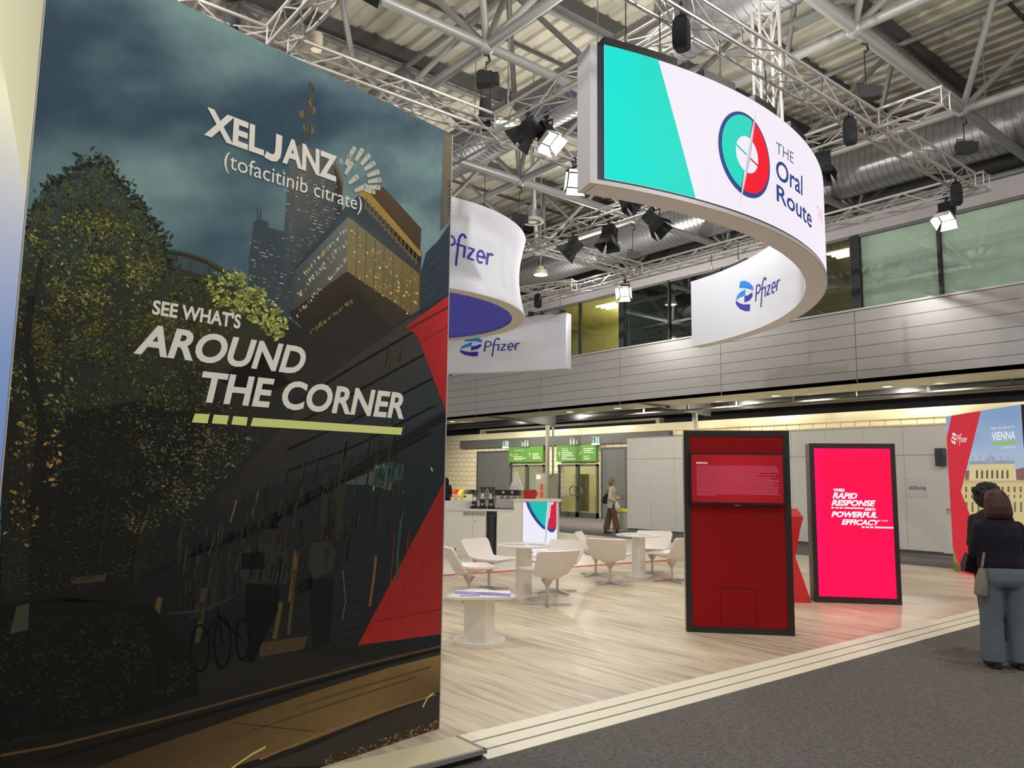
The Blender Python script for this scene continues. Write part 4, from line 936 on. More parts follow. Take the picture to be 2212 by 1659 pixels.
for _ in range(60):
    t = R.random(); x = 668 + 96 * t; y = 716 - 74 * t + R.uniform(-3, 5); mline([(x, y), (x + 2, y + 4)], .006, (196, 160, 90))
mpoly([(590, 670), (660, 714), (764, 640), (860, 716), (890, 690), (905, 690), (880, 760), (700, 840), (560, 870), (470, 820), (560, 760)], (44, 42, 38)); mpoly([(430, 790), (560, 750), (630, 830), (580, 910), (430, 910)], (42, 41, 36)); mu.layer()
# the long dark facade on the right with red light triangles
mpoly([(978, 636), (976, 1060), (951, 1400), (820, 1420), (560, 1400), (240, 1500), (120, 1560), (0, 1580), (0, 1000), (240, 920), (560, 860), (700, 790)], None,
      [(40, 46, 50), (34, 40, 44), (30, 34, 38), (30, 32, 32), (30, 30, 28), (18, 19, 18), (14, 15, 14), (14, 15, 14), (30, 32, 26), (38, 38, 34), (44, 42, 38), (46, 44, 40)])
mu.layer()
mpoly([(700, 820), (880, 690), (906, 678), (962, 884), (780, 980), (560, 1060), (470, 1110), (470, 1080)], None, [(58, 52, 46), (62, 56, 50), (52, 56, 58), (44, 54, 60), (46, 46, 44), (42, 40, 36), (34, 34, 30), (40, 38, 34)])
for k in range(4): mline([(620, 880 + k * 46), (770, 788 + k * 58), (940, 690 + k * 62)], .016, (30, 32, 33))
for x, y0, y1 in ((842, 740, 790), (872, 730, 780), (850, 760, 800)): mline([(x, y0), (x - 10, y1)], .014, (96, 70, 48))
mu.layer()
mpoly([(875, 706), (974, 640), (967, 898), (960, 880), (900, 724)], None, [(150, 40, 38), (176, 44, 42), (172, 36, 38), (160, 36, 38), (148, 36, 36)])
mpoly([(963, 1040), (951, 1370), (772, 1394)], None, [(128, 36, 34), (150, 42, 40), (146, 34, 32)])
mu.layer()
mline([(880, 712), (970, 664)], .02, (96, 34, 32)); mline([(904, 740), (970, 706)], .01, (110, 34, 34))
mline([(800, 1345), (952, 1316)], .01, (116, 34, 32))
for x in (905, 870, 840): mline([(x, 1300), (x + 12, 1150)], .006, (124, 38, 34))
# dark ledge lines and lit shopfront
mline([(390, 1196), (560, 1140), (760, 1020), (960, 900)], .06, (24, 26, 27)); mline([(300, 1250), (600, 1120), (930, 935)], .02, (20, 22, 22))
mpoly([(690, 1066), (856, 996), (850, 1062), (800, 1048), (740, 1046)], (64, 74, 66)); mpoly([(808, 1010), (832, 1000), (828, 1050), (806, 1048)], (60, 96, 84)); mpoly([(838, 998), (872, 1004), (868, 1036), (836, 1044)], (50, 74, 70))
mline([(812, 1004), (806, 1060)], .012, (120, 122, 96)); mline([(872, 1062), (858, 1200), (858, 1250)], .02, (44, 70, 64)); mline([(930, 1010), (934, 1018)], .012, (70, 190, 190))
for x in range(420, 760, 34):
    t = (x - 420) / 340; y0 = 1180 - 190 * t; mpoly([(x, y0 + R.uniform(0, 20)), (x + 16, y0 - 8), (x + 14, y0 + 150), (x - 2, y0 + 160)], R.choice(((38, 38, 34), (32, 34, 31), (44, 42, 35))))
mu.layer()
for x, y0, y1, w, c in ((345, 1290, 1350, .03, (82, 66, 38)), (440, 1270, 1390, .03, (60, 54, 33)), (466, 1150, 1200, .014, (88, 68, 40)), (510, 1080, 1130, .012, (92, 78, 48)), (640, 1190, 1300, .03, (86, 68, 40)), (636, 1230, 1370, .02, (70, 64, 36)), (606, 1300, 1380, .03, (72, 68, 38)), (812, 1200, 1310, .02, (104, 76, 44)), (558, 1060, 1110, .012, (90, 72, 44))):
    mline([(x, y0), (x - 6, (y0 + y1) / 2), (x - 14, y1)], w, c)
for _ in range(260):
    x = R.uniform(380, 880); y0 = 1196 - (x - 380) * .5 + R.uniform(-70, 150); L_ = R.uniform(14, 60); mline([(x, y0), (x - L_ * .16, y0 + L_)], R.uniform(.004, .014), R.choice(((38, 38, 34), (46, 44, 37), (30, 31, 29), (54, 49, 38), (27, 28, 27))))
for k in range(7): mpoly([(742 - k * 1, 1256 + k * 19), (788 - k * 2, 1250 + k * 18), (786 - k * 2, 1257 + k * 18), (741 - k, 1263 + k * 19)], (36, 39, 38))
mpoly([(560, 1388), (665, 1374), (655, 1402), (560, 1420)], (66, 56, 38))
# passers-by and bicycles as dark printed figures
mpoly([(573, 1124), (590, 1124), (600, 1140), (597, 1160), (588, 1172), (574, 1170), (566, 1150)], (42, 36, 32)); mpoly([(563, 1128), (580, 1120), (600, 1128), (602, 1142), (566, 1142)], (18, 18, 17))
mpoly([(560, 1172), (600, 1172), (622, 1190), (620, 1262), (540, 1258), (505, 1236), (512, 1200), (535, 1178)], (42, 42, 40)); mpoly([(522, 1196), (570, 1190), (572, 1228), (520, 1230)], (20, 22, 24))
mpoly([(530, 1262), (604, 1264), (600, 1320), (560, 1400), (548, 1430), (534, 1430), (540, 1370), (528, 1320)], (16, 17, 18))
mpoly([(672, 1172), (712, 1170), (726, 1196), (716, 1236), (676, 1250), (664, 1215)], (46, 45, 42)); mpoly([(690, 1136), (706, 1132), (720, 1146), (716, 1168), (694, 1170)], (44, 34, 30)); mpoly([(664, 1250), (722, 1248), (712, 1390), (676, 1400)], (22, 22, 23)); mpoly([(735, 1150), (752, 1140), (772, 1176), (766, 1250), (730, 1240)], (34, 34, 33)); mpoly([(640, 1268), (672, 1240), (676, 1268), (650, 1284)], (18, 18, 18))
mu.layer()
def ring_px(cx, cy, rx, ry, w, c): mline([(cx + rx * math.cos(t * math.pi / 10), cy + ry * math.sin(t * math.pi / 10)) for t in range(21)], w, c)
for cx, cy, rx, ry in ((480, 1388, 18, 54), (524, 1380, 14, 44), (432, 1400, 20, 50)): ring_px(cx, cy, rx, ry, .012, (10, 11, 11))
mline([(362, 1326), (440, 1318), (505, 1288)], .012, (44, 48, 46)); mline([(470, 1310), (480, 1390)], .014, (16, 17, 17)); mline([(430, 1390), (470, 1330), (522, 1380)], .012, (14, 15, 15)); mline([(740, 1230), (746, 1300), (738, 1340)], .005, (96, 100, 98))
# the big tree: dark mass, then thousands of leaves
mpoly([(60, 470), (110, 400), (160, 370), (215, 355), (262, 410), (300, 460), (345, 520), (360, 570), (420, 590), (470, 600), (540, 640), (600, 680), (560, 760), (480, 800), (470, 880), (520, 940), (450, 1040), (340, 1130), (300, 1260), (140, 1290), (0, 1300), (0, 1000), (30, 700)], None,
      [(56, 68, 66)] * 6 + [(50, 54, 42)] * 3 + [(50, 52, 38)] * 5 + [(31, 31, 26)] * 9)
mu.layer()
mpoly([(0, 1310), (140, 1290), (330, 1310), (380, 1370), (420, 1420), (430, 1500), (240, 1560), (0, 1600)], (20, 21, 18))
mpoly([(100, 900), (330, 860), (460, 900), (420, 1020), (300, 1120), (280, 1300), (60, 1300), (60, 1080)], (24, 24, 21))
mu.layer()
def leaves(poly, n, c0, c1, smin, smax, bright=0.0):
    xs = [p[0] for p in poly]; ys = [p[1] for p in poly]
    def inside(x, y):
        r = False; j = len(poly) - 1
        for i in range(len(poly)):
            if (poly[i][1] > y) != (poly[j][1] > y) and x < (poly[j][0] - poly[i][0]) * (y - poly[i][1]) / (poly[j][1] - poly[i][1]) + poly[i][0]: r = not r
            j = i
        return r
    k = 0
    while k < n:
        x, y = R.uniform(min(xs), max(xs)), R.uniform(min(ys), max(ys))
        if not inside(x, y): continue
        cl = NZ.noise(Vector((x * .018, y * .018, 2.2)))
        if R.random() > .62 + cl * .9: continue
        k += 1; s = R.uniform(smin, smax); a = R.uniform(-1.2, 1.2) + .3; t = R.random() ** 1.6
        c = lerp(c0, c1, min(1, t + max(0, cl) * .6)); ca, sa = math.cos(a), math.sin(a)
        pts = [(-1, 0), (-.3, -.45), (.45, -.38), (1, .05), (.35, .42), (-.4, .36)]
        mpoly([(x + s * (px * ca - py * sa), y + s * (px * sa + py * ca)) for px, py in pts], c)
top_ = [(60, 480), (105, 420), (150, 380), (215, 350), (265, 405), (305, 460), (350, 520), (362, 580), (300, 640), (160, 620), (60, 620)]
leaves([(55, 470), (100, 405), (150, 368), (215, 345), (270, 400), (315, 465), (355, 520), (370, 580), (300, 640), (60, 640)], 420, (38, 48, 44), (62, 72, 56), 4, 10)
for (xa, ya), (xb, yb) in zip([(55, 500), (100, 410), (155, 368), (215, 345), (265, 400), (312, 465), (352, 520)], [(100, 410), (155, 368), (215, 345), (265, 400), (312, 465), (352, 520), (372, 590)]):
    for _ in range(70):
        t = R.random(); x = xa + (xb - xa) * t + R.gauss(0, 9); y = ya + (yb - ya) * t + R.gauss(0, 11); s = R.uniform(3, 9); a = R.uniform(-1.2, 1.4); ca, sa = math.cos(a), math.sin(a)
        mpoly([(x + s * (px * ca - py * sa), y + s * (px * sa + py * ca)) for px, py in ((-1, 0), (-.3, -.4), (.5, -.35), (1, .1), (.2, .4))], R.choice(((46, 56, 50), (58, 66, 54), (40, 48, 44), (66, 72, 52))))
mu.layer()
leaves(top_, 1500, (40, 48, 38), (92, 98, 56), 2, 6); mu.layer()
leaves([(50, 520), (200, 430), (330, 520), (370, 600), (450, 600), (560, 650), (500, 720), (330, 740), (100, 800), (30, 760)], 3400, (40, 42, 28), (104, 106, 52), 2, 6.5); mu.layer()
leaves([(60, 500), (180, 450), (300, 500), (350, 600), (300, 660), (120, 660)], 380, (76, 80, 42), (150, 152, 84), 2, 5.5)
leaves([(440, 590), (500, 578), (540, 600), (590, 650), (625, 700), (600, 740), (540, 690), (460, 660)], 300, (96, 104, 50), (184, 190, 104), 3, 8.5); mu.layer()
leaves([(20, 760), (330, 740), (460, 780), (440, 900), (330, 880), (200, 900), (20, 1000)], 1500, (32, 33, 25), (76, 78, 44), 2, 5.5)
leaves([(10, 900), (140, 900), (120, 1100), (60, 1180), (10, 1200)], 60, (110, 84, 40), (176, 140, 78), 3, 9)
leaves([(20, 780), (170, 800), (150, 930), (20, 950)], 70, (86, 92, 46), (150, 156, 86), 3, 8)
leaves([(300, 950), (440, 930), (560, 950), (480, 1040), (400, 1110), (280, 1160), (260, 1100), (320, 1020)], 620, (38, 40, 32), (112, 110, 68), 2, 5.5)
leaves([(0, 1340), (300, 1320), (400, 1420), (420, 1480), (240, 1540), (0, 1580)], 900, (24, 25, 21), (48, 46, 40), 2, 6); mu.layer()
leaves([(0, 880), (560, 870), (480, 1090), (300, 1250), (0, 1300)], 2200, (31, 31, 26), (60, 60, 40), 2, 5)
leaves([(180, 760), (470, 780), (520, 900), (420, 960), (200, 900)], 420, (40, 42, 30), (104, 106, 58), 2, 5)
mline([(66, 640), (56, 760), (90, 900), (70, 1100)], .03, (28, 28, 24)); mline([(90, 560), (70, 660)], .02, (36, 36, 30)); mline([(232, 1080), (214, 1220)], .012, (34, 34, 30))
mpoly([(150, 1248), (230, 1240), (226, 1256), (154, 1262)], (56, 50, 38)); mpoly([(36, 1310), (62, 1302), (60, 1360), (20, 1370)], (60, 60, 46))
# street: kerbs, sunlit asphalt, gravel
mpoly([(951, 1392), (820, 1420), (560, 1470), (300, 1545), (0, 1610), (0, 1659), (950, 1659)], None, [(46, 44, 42), (42, 40, 36), (36, 34, 30), (28, 27, 23), (26, 25, 21), (30, 26, 20), (40, 36, 30)])
mu.layer()
mpoly([(951, 1414), (840, 1442), (671, 1496), (480, 1560), (300, 1622), (200, 1659), (495, 1659), (640, 1612), (760, 1565), (949, 1494)], None,
      [(128, 104, 66), (112, 88, 52), (96, 74, 44), (80, 62, 38), (68, 54, 34), (60, 48, 30), (98, 76, 48), (104, 82, 52), (110, 88, 56), (84, 68, 46)])
mu.layer()
for p, w, c in (([(951, 1396), (800, 1432), (620, 1480), (380, 1545), (120, 1610), (0, 1632)], .012, (84, 66, 42)), ([(951, 1402), (780, 1446), (560, 1510), (300, 1585), (100, 1640)], .022, (20, 20, 18)), ([(930, 1440), (800, 1478), (640, 1526)], .014, (86, 66, 42)), ([(900, 1462), (780, 1500), (620, 1552), (480, 1600)], .01, (78, 60, 38)), ([(940, 1500), (800, 1545), (680, 1590), (560, 1640)], .012, (120, 96, 60)), ([(500, 1560), (600, 1572), (680, 1580)], .006, (66, 50, 32))): mline(p, w, c)
mpoly([(949, 1500), (780, 1566), (650, 1622), (540, 1659), (700, 1659), (949, 1570)], (50, 47, 40))
mu.layer()
mline([(573, 1613), (545, 1628), (515, 1648), (497, 1662)], .012, (186, 170, 96)); mline([(935, 1497), (922, 1508), (912, 1528)], .012, (180, 168, 100))
for _ in range(380):
    t = R.random(); x = 700 + 248 * t; y = 1648 - 80 * t + R.uniform(-14, 8) ; s = R.uniform(1.5, 3.4); mpoly([(x, y), (x + s, y - s * .8), (x + s * 1.7, y), (x + s * .8, y + s)], R.choice(((104, 84, 54), (70, 58, 40), (140, 116, 78), (46, 40, 30))))
mu.build('printed_picture', print_mat('mural_print', rough=.62, grain=.07), mural)
# lettering
ml = Ink(lambda u, v, l: (u, -.0042 - l, v), .0001)
wt = lin((246, 244, 232))
def mtext(body, q, **kw): ink_text(ml, body, [PX(*p) for p in q], kw.pop('col', wt), **kw)
mtext('XEL', ((440, 291.6), (569, 337.3), (571, 278.8), (445, 230.5)), bold=.036)
ml.ribbon([PX(*p) for p in ((602.5, 291.5), (600.5, 326), (598.5, 336), (593.5, 341.5), (586, 341), (578, 337), (572.5, 332.5))], .042, wt)
mtext('ANZ', ((609, 351.5), (727, 394), (727, 338), (611, 293.5)), bold=.036)
mtext('(tofacitinib citrate)', ((482, 372), (779, 466), (782, 427), (485, 326)), bold=.0)
mtext('®', ((731.5, 354), (740, 356.5), (740, 345), (731.5, 342.5)))
mtext("SEE WHAT'S", ((327, 679), (517.6, 711), (521, 679), (331, 646.5)), bold=.03)
mtext('AROUND', ((287, 764.5), (656, 811), (662, 750), (294, 696)), bold=.03, shear=.22)
mtext('THE CORNER', ((431, 869), (871, 906), (875, 849), (436, 801)), bold=.03, shear=.16)
ml.build('lettering', print_mat('mural_letters'), mural)['label'] = 'white slogan lettering'
lg = Ink(lambda u, v, l: (u, -.0042 - l, v), .0001); gb = mc(200, 208, 128)
z2 = lambda x, y: PX(x / 2.212, 500 + y / 2.212)
for q in (((930, 870), (1000, 873), (990, 917), (915, 912)), ((1020, 875), (1092, 880), (1082, 922), (1010, 917)), ((1113, 882), (1182, 888), (1175, 928), (1103, 922)), ((1207, 890), (1922, 938), (1915, 972), (1195, 930))): lg.poly([z2(*p) for p in q], gb)
lg.build('underline', print_mat('mural_letters'), mural)['label'] = 'pale green broken underline'
fan = Ink(lambda u, v, l: (u, -.0042 - l, v), .0001); z1 = lambda x, y: PX(x / 2.212, y / 2.212)
for a, b_ in (((1660, 760), (1690, 712)), ((1697, 768), (1727, 720)), ((1722, 788), (1759, 746)), ((1738, 812), (1783, 782)), ((1752, 842), (1803, 822)), ((1756, 870), (1812, 860)), ((1755, 893), (1806, 897)), ((1738, 906), (1783, 918)), ((1692, 913), (1745, 890)), ((1664, 878), (1703, 846)), ((1648, 834), (1677, 784)), ((1650, 790), (1672, 742))):
    pa, pb = z1(*a), z1(*b_); fan.ribbon([pa, pb], [.022, .034], lin((206, 206, 190))); fan.disc(pb, .017, lin((214, 214, 198)), 12)
fan.build('fan_emblem', print_mat('mural_letters'), mural)['label'] = 'pale ring of short rays'

# adjoining pale backlit wall at the left edge
p0 = MF.at(uL, 0); GF = Face((p0.x, p0.y), (.62, -.785))
glow = thing('backlit_wall', 'pale blue and yellow backlit wall at the left edge beside the mural', 'wall', M=GF.mtx())
MB().box(.006, .004, 0, 2.4, .1, 4.3).build('panel', M_whitem, glow)
gk = Ink(lambda u, v, l: (u, -.001 - l, v), .001)
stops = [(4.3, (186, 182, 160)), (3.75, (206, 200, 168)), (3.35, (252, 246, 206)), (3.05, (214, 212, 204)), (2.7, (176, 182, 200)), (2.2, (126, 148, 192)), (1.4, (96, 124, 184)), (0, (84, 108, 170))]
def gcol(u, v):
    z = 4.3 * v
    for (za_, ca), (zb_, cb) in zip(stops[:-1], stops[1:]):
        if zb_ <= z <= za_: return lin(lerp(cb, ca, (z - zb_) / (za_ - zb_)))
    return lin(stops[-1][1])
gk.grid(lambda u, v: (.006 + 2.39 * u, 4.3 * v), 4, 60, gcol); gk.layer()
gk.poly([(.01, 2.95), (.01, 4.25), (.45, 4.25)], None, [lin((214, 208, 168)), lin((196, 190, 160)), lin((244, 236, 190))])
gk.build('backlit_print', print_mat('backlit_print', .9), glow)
# ================================================================== LOUNGE
M_shell = mat('chair_leather', (230, 222, 214), .42)
def chair_parts(t):
    prof = [(.35, .445, .46, .0), (.31, .44, .55, .01), (.18, .405, .56, .03), (.02, .365, .53, .055), (-.10, .34, .48, .075), (-.17, .345, .44, .085), (-.22, .40, .47, .075), (-.265, .49, .52, .055), (-.315, .60, .565, .042), (-.36, .70, .59, .036), (-.375, .735, .54, .032)]
    n = 12; rows = []
    for (y, z, w, sag) in prof:
        back = y < -.2
        row = []
        for k in range(n + 1):
            s = -1 + 2 * k / n; x = w * .56 * s; lift = sag * s * s * 1.35
            row.append((x, y + (lift * 1.2 if back else 0), z + (0 if back else lift * 1.2)))
        rows.append(row)
    vs = []; m_ = n + 1; top = [p for r in rows for p in r]; nr = len(rows)
    nor = []
    for i in range(nr):
        a, b = prof[max(i - 1, 0)], prof[min(i + 1, nr - 1)]; d = Vector((0, b[0] - a[0], b[1] - a[1])).normalized(); nor.append(Vector((0, -d.z, d.y)) * (-1 if True else 1))
    th = .026
    bot = [tuple(Vector(rows[i][k]) - Vector((0, nor[i].y, nor[i].z)) * -th) for i in range(nr) for k in range(m_)]
    fs = []
    for i in range(nr - 1):
        for k in range(n):
            a = i * m_ + k; fs.append((a, a + 1, a + m_ + 1, a + m_)); o = nr * m_; fs.append((o + a, o + a + m_, o + a + m_ + 1, o + a + 1))
    o = nr * m_
    for i in range(nr - 1):
        a = i * m_; fs.append((a, a + m_, o + a + m_, o + a)); a = i * m_ + n; fs.append((a, o + a, o + a + m_, a + m_))
    for k in range(n):
        fs.append((k, o + k, o + k + 1, k + 1)); a = (nr - 1) * m_ + k; fs.append((a, a + 1, o + a + 1, o + a))
    MB().add(top + bot, fs).build('shell', M_shell, t, True, 50)
    MB().add([(x, y, z + .004) for r in rows[1:5] for (x, y, z) in [r[2], r[4], r[6], r[8], r[10]]], [(i * 5 + k, i * 5 + k + 1, i * 5 + k + 6, i * 5 + k + 5) for i in range(3) for k in range(4)]).build('seat_pad', mat('seat_white', (240, 236, 230), .4), t, True)
    MB().lathe([(.022, .03), (.022, .22), (.03, .25), (.08, .315), (.09, .335)], 16).build('column', mat('polished_alu', (206, 202, 196), .25, .9), t, True)
    for k in range(4):
        a = math.pi / 4 + k * math.pi / 2 + .3; c, s_ = math.cos(a), math.sin(a)
        MB().loft([[(c * r - s_ * h, s_ * r + c * h, z) for h, z in ((-w, z0), (w, z0), (w * .8, z1), (-w * .8, z1))] for r, w, z0, z1 in ((.015, .022, .018, .05), (.18, .018, .012, .034), (.33, .014, .0, .018))]).build('leg', mat('polished_alu', (206, 202, 196)), t)
        
ch0 = thing('lounge_chair', 'x', 'chair'); chair_parts(ch0)
tp = {n: atz(*q, 0) for n, q in dict(t1=(1035, 1388), t2=(1131, 1291), t3=(1380, 1247)).items()}
CH = [((1182, 1306), 't2', 'white swivel lounge chair seen from behind, nearest of all the chairs', 0), ((1012, 1297), 't2', 'white swivel lounge chair cut by the mural edge, behind the low coffee table', -.1), ((1204, 1279), 't2', 'white swivel lounge chair behind the nearest chair, right of the tall table by the counter', .1), ((1056, 1273), 't2', 'white swivel lounge chair facing out in front of the counter cabinets', .35),
      ((1318, 1261), 't3', 'white swivel lounge chair seen from behind, left of the rear round table', .25), ((1287, 1243), 't3', 'white swivel lounge chair partly hidden at the far left of the rear table', 0), ((1409, 1239), 't3', 'white swivel lounge chair facing out behind the right side of the rear table', .2), ((1452, 1256), 't3', 'white swivel lounge chair half hidden by the left edge of the red kiosk', 0)]
for i, (q, tn, lab, da) in enumerate(CH):
    P = atz(*q, 0); d = tp[tn] - P; rz = math.atan2(-d.x, d.y) + da
    if i == 0: ch0.location = P; ch0.rotation_euler = (0, 0, rz); ch0['label'] = lab; ch0['group'] = 'white lounge chairs'
    else: dup(ch0, P, rz, lab, 'white lounge chairs')
M_tab = mat('table_white', (234, 228, 216), .3)
def table(P, label, h, r, cw, br, square, rz=0.0):
    t = thing('pedestal_table', label, 'table', P, rz, 'white pedestal tables')
    if square:
        pts = []
        for k in range(3):
            a = k * 2 * math.pi / 3
            for j in range(9): b = a + (-.55 + 1.1 * j / 8); c = (r * .55 * math.cos(a), r * .55 * math.sin(a)); pts.append((c[0] + r * .5 * math.cos(b), c[1] + r * .5 * math.sin(b)))
        MB().prism(pts, h - .022, h).build('tabletop', M_tab, t)
        MB().box(-cw / 2, -cw / 2, .04, cw / 2, cw / 2, h - .022).build('column', M_tab, t)
    else:
        MB().lathe([(r - .012, h - .03), (r, h - .02), (r, h - .008), (r - .008, h)], 48).build('tabletop', M_tab, t, True); MB().loft([[(cw / 2 * (abs(math.cos(a)) ** .6) * (1 if math.cos(a) > 0 else -1), cw / 2 * (abs(math.sin(a)) ** .6) * (1 if math.sin(a) > 0 else -1), z) for a in [2 * math.pi * k / 24 for k in range(24)]] for z in (.04, h - .03)]).build('column', M_tab, t, True)
    MB().lathe([(br, 0), (br, .035), (br - .006, .042)], 44).build('base', M_tab, t, True); return t
table(tp['t1'], 'low white coffee table with rounded triangular top beside the mural wall', .49, .37, .24, .27, True, .5)
table(tp['t2'], 'tall white round table in front of the counter, between four chairs', .745, .385, .20, .20, False)
table(tp['t3'], 'white round table farthest back, left of the red kiosk', .735, .39, .20, .22, False)
def leaflet(P, z, rz, w, l, label):
    t = thing('leaflet', label, 'leaflet', (P[0], P[1], z), rz, 'printed leaflets on the tables')
    MB().box(-l / 2, -w / 2, 0, l / 2, w / 2, .003).build('sheet', mat('leaflet_paper', (232, 230, 232), .45), t)
    k = Ink(lambda u, v, l_: (u, v, .0036 + l_), .0004); Rr = random.Random(3)
    k.poly([(-l * .5, -w * .1), (l * .5, -w * .46), (l * .5, w * .02), (-l * .5, w * .36)], lin((150, 136, 196))); k.layer()
    for _ in range(16):
        x = Rr.uniform(-l * .48, l * .3); y = -w * .05 - x * .3 * w / l * 2 * .5 + Rr.uniform(-w * .1, w * .2); k.poly([(x, y), (x + l * .14, y - w * .03), (x + l * .16, y + w * .04), (x + l * .02, y + w * .06)], lin(Rr.choice(((116, 112, 190), (186, 160, 200), (196, 186, 220), (120, 130, 210)))))
    for j in range(4): k.poly([(-l * .4, -w * .3 - j * w * .04), (-l * .05, -w * .3 - j * w * .04), (-l * .05, -w * .285 - j * w * .04), (-l * .4, -w * .285 - j * w * .04)], lin((120, 120, 130)))
    k.build('print', print_mat('leaflet_print'), t); return t
leaflet(tp['t1'] + Vector((.02, .02, 0)), .4905, .9, .46, .58, 'printed leaflet with a purple band on the low coffee table')
P = atz(1108, 1176, .745); leaflet(P, .7455, .9, .22, .34, 'purple printed leaflet on the tall table in front of the counter')
P = atz(1160, 1177, .745); leaflet(P, .7455, .5, .2, .28, 'pale leaflet lying right of the purple one on the tall table')
P = atz(1352, 1155, .735); leaflet(P, .7355, .9, .22, .36, 'purple printed leaflet on the round table farthest back')
P = atz(1392, 1156, .735); leaflet(P, .7355, .4, .2, .24, 'pale leaflet on the right side of the rear round table')

# ================================================================== KIOSKS
def kiosk_face(a, b): A, B = atz(*a, 0), atz(*b, 0); return Face((A.x, A.y), (B.x - A.x, B.y - A.y)), (B - A).length
K1, w1 = kiosk_face((1483, 1365), (1717.9, 1374.7)); h1 = K1.px(1590, 930)[1]
kiosk = thing('red_kiosk', 'tall dark framed kiosk with deep red front and a wall mounted television', 'kiosk', M=K1.mtx())
M_kf = mat('kiosk_frame', (44, 42, 36), .4, .3); M_kside = mat('kiosk_side', (150, 146, 136), .4, .45); M_red = mat('kiosk_red', (146, 16, 20), .6); M_red.node_tree.nodes['Principled BSDF'].inputs['Specular IOR Level'].default_value = .15
MB().box(0, .02, 0, w1, .24, h1).build('body', M_kside, kiosk)
fw_ = .065
MB().box(0, 0, 0, fw_, .03, h1).box(w1 - fw_, 0, 0, w1, .03, h1).box(fw_, 0, h1 - fw_, w1 - fw_, .03, h1).box(fw_, 0, 0, w1 - fw_, .03, fw_).build('frame', M_kf, kiosk)
MB().box(fw_, .01, fw_, w1 - fw_, .028, h1 - fw_).build('front_panel', M_red, kiosk)
(ha, hb), (hc, hd_) = K1.px(1558, 1348), K1.px(1634, 1272)
hp = MB(); g = .004
for x0, z0, x1, z1 in ((ha, hb, hc, hb + g), (ha, hd_ - g, hc, hd_), (ha, hb, ha + g, hd_), (hc - g, hb, hc, hd_)): hp.box(x0, .006, z0, x1, .012, z1)
hp.build('access_hatch', mat('hatch_line', (40, 4, 8), .6), kiosk)
tv = thing('television', 'wide television showing a page of references on the red kiosk', 'television', M=K1.mtx())
KT = Face(K1.P + K1.n * .07, K1.d); (ta, tb_), (tc_, td) = KT.px(1490, 1089), KT.px(1697, 979)
td = (KT.px(1490, 977)[1] + KT.px(1697, 981)[1]) / 2; tb_ = (KT.px(1492, 1089)[1] + KT.px(1697, 1093)[1]) / 2; tc_ = KT.px(1695, 1030)[0]; ta = KT.px(1490.5, 1030)[0]
MB().box(ta, -.07, tb_, tc_, .0, td).build('casing', mat('tv_black', (18, 10, 12), .35), tv)
tk_ = Ink(lambda u, v, l: (u, -.0715 - l, v), .0008); e = .018
r0_, r1_ = lin((150, 8, 22)), lin((186, 26, 44))
tk_.grid(lambda u, v: (ta + e + (tc_ - ta - 2 * e) * u, tb_ + e + .01 + (td - tb_ - 2 * e - .01) * v), 10, 8, lambda u, v: lerp(r1_, r0_, min(1, math.hypot((u - .5) * 1.5, (v - .62) * .9)))); tk_.layer()
W_ = lambda u, v: (ta + (tc_ - ta) * u, tb_ + (td - tb_) * v)
ink_text(tk_, 'REFERENCES', [W_(.07, .788), W_(.19, .788), W_(.19, .822), W_(.07, .822)], lin((250, 226, 232)), bold=.03)
Rr = random.Random(11); words = 'study of arthritis response data in adult patients with oral therapy results and safety over time trial group report methods week clinical review journal'.split()
ends = [.92, .91, .93, .935, .935, .75, .91, .72, .90, .85, .935, .93, .89, .935, .88, .935, .93, .925, .92, .92, .95, .27]
for i, ue in enumerate(ends):
    v = .745 - i * .0268; s = ''
    while len(s) < 230 * (ue - .07): s += Rr.choice(words) + ' '
    ink_text(tk_, s.strip(), [W_(.072, v - .008), W_(ue, v - .008), W_(ue, v + .011), W_(.072, v + .011)], lin((238, 140, 170)))
tk_.build('screen', print_mat('tv_screen', .8), tv)['label'] = 'red screen with lines of small print'
MB().box((ta + tc_) / 2 - .03, -.072, tb_ - .012, (ta + tc_) / 2 + .03, -.06, tb_).build('badge', M_grey, tv)

K2, w2 = kiosk_face((1759.5, 1300.8), (1949.3, 1307.5)); h2 = (K2.px(1750, 957)[1] + K2.px(1930, 959)[1]) / 2
pk2 = thing('pink_screen', 'tall dark framed kiosk with a glowing hot pink screen and white slogan', 'screen', M=K2.mtx())
M_kf2 = mat('pink_frame', (56, 40, 42), .4, .2)
MB().box(0, .02, 0, w2, .27, h2).build('body', mat('pink_side', (98, 94, 78), .45, .3), pk2)
MB().box(0, 0, 0, fw_, .03, h2).box(w2 - fw_, 0, 0, w2, .03, h2).box(fw_, 0, h2 - fw_ * 1.1, w2 - fw_, .03, h2).box(fw_, 0, 0, w2 - fw_, .03, fw_ * 1.3).build('frame', M_kf2, pk2)
qk = Ink(lambda u, v, l: (u, .008 - l, v), .001); KX = K2.px
pa, pb = lin((240, 0, 58)), lin((246, 0, 90))
qk.grid(lambda u, v: (fw_ + (w2 - 2 * fw_) * u, fw_ * 1.3 + (h2 - fw_ * 2.4) * v), 12, 16, lambda u, v: lerp(pa, pb, max(0, 1 - u * 9, (v - .93) * 9, .35 * (1 - v)))); qk.layer()
z9 = lambda x, y: KX(x / 3.318 + 1440, y / 3.318 + 900); wp = lin((255, 244, 248)); cr = lin((250, 212, 190))
def kt(body, q, **kw): ink_text(qk, body, [z9(*p) for p in q], wp, **kw)
kt('WHERE', ((1196, 535), (1276, 538), (1276, 517), (1197, 514)), bold=.03)
kt('RAPID', ((1191, 586), (1364, 590), (1370, 548), (1196, 543)), bold=.035, shear=.15)
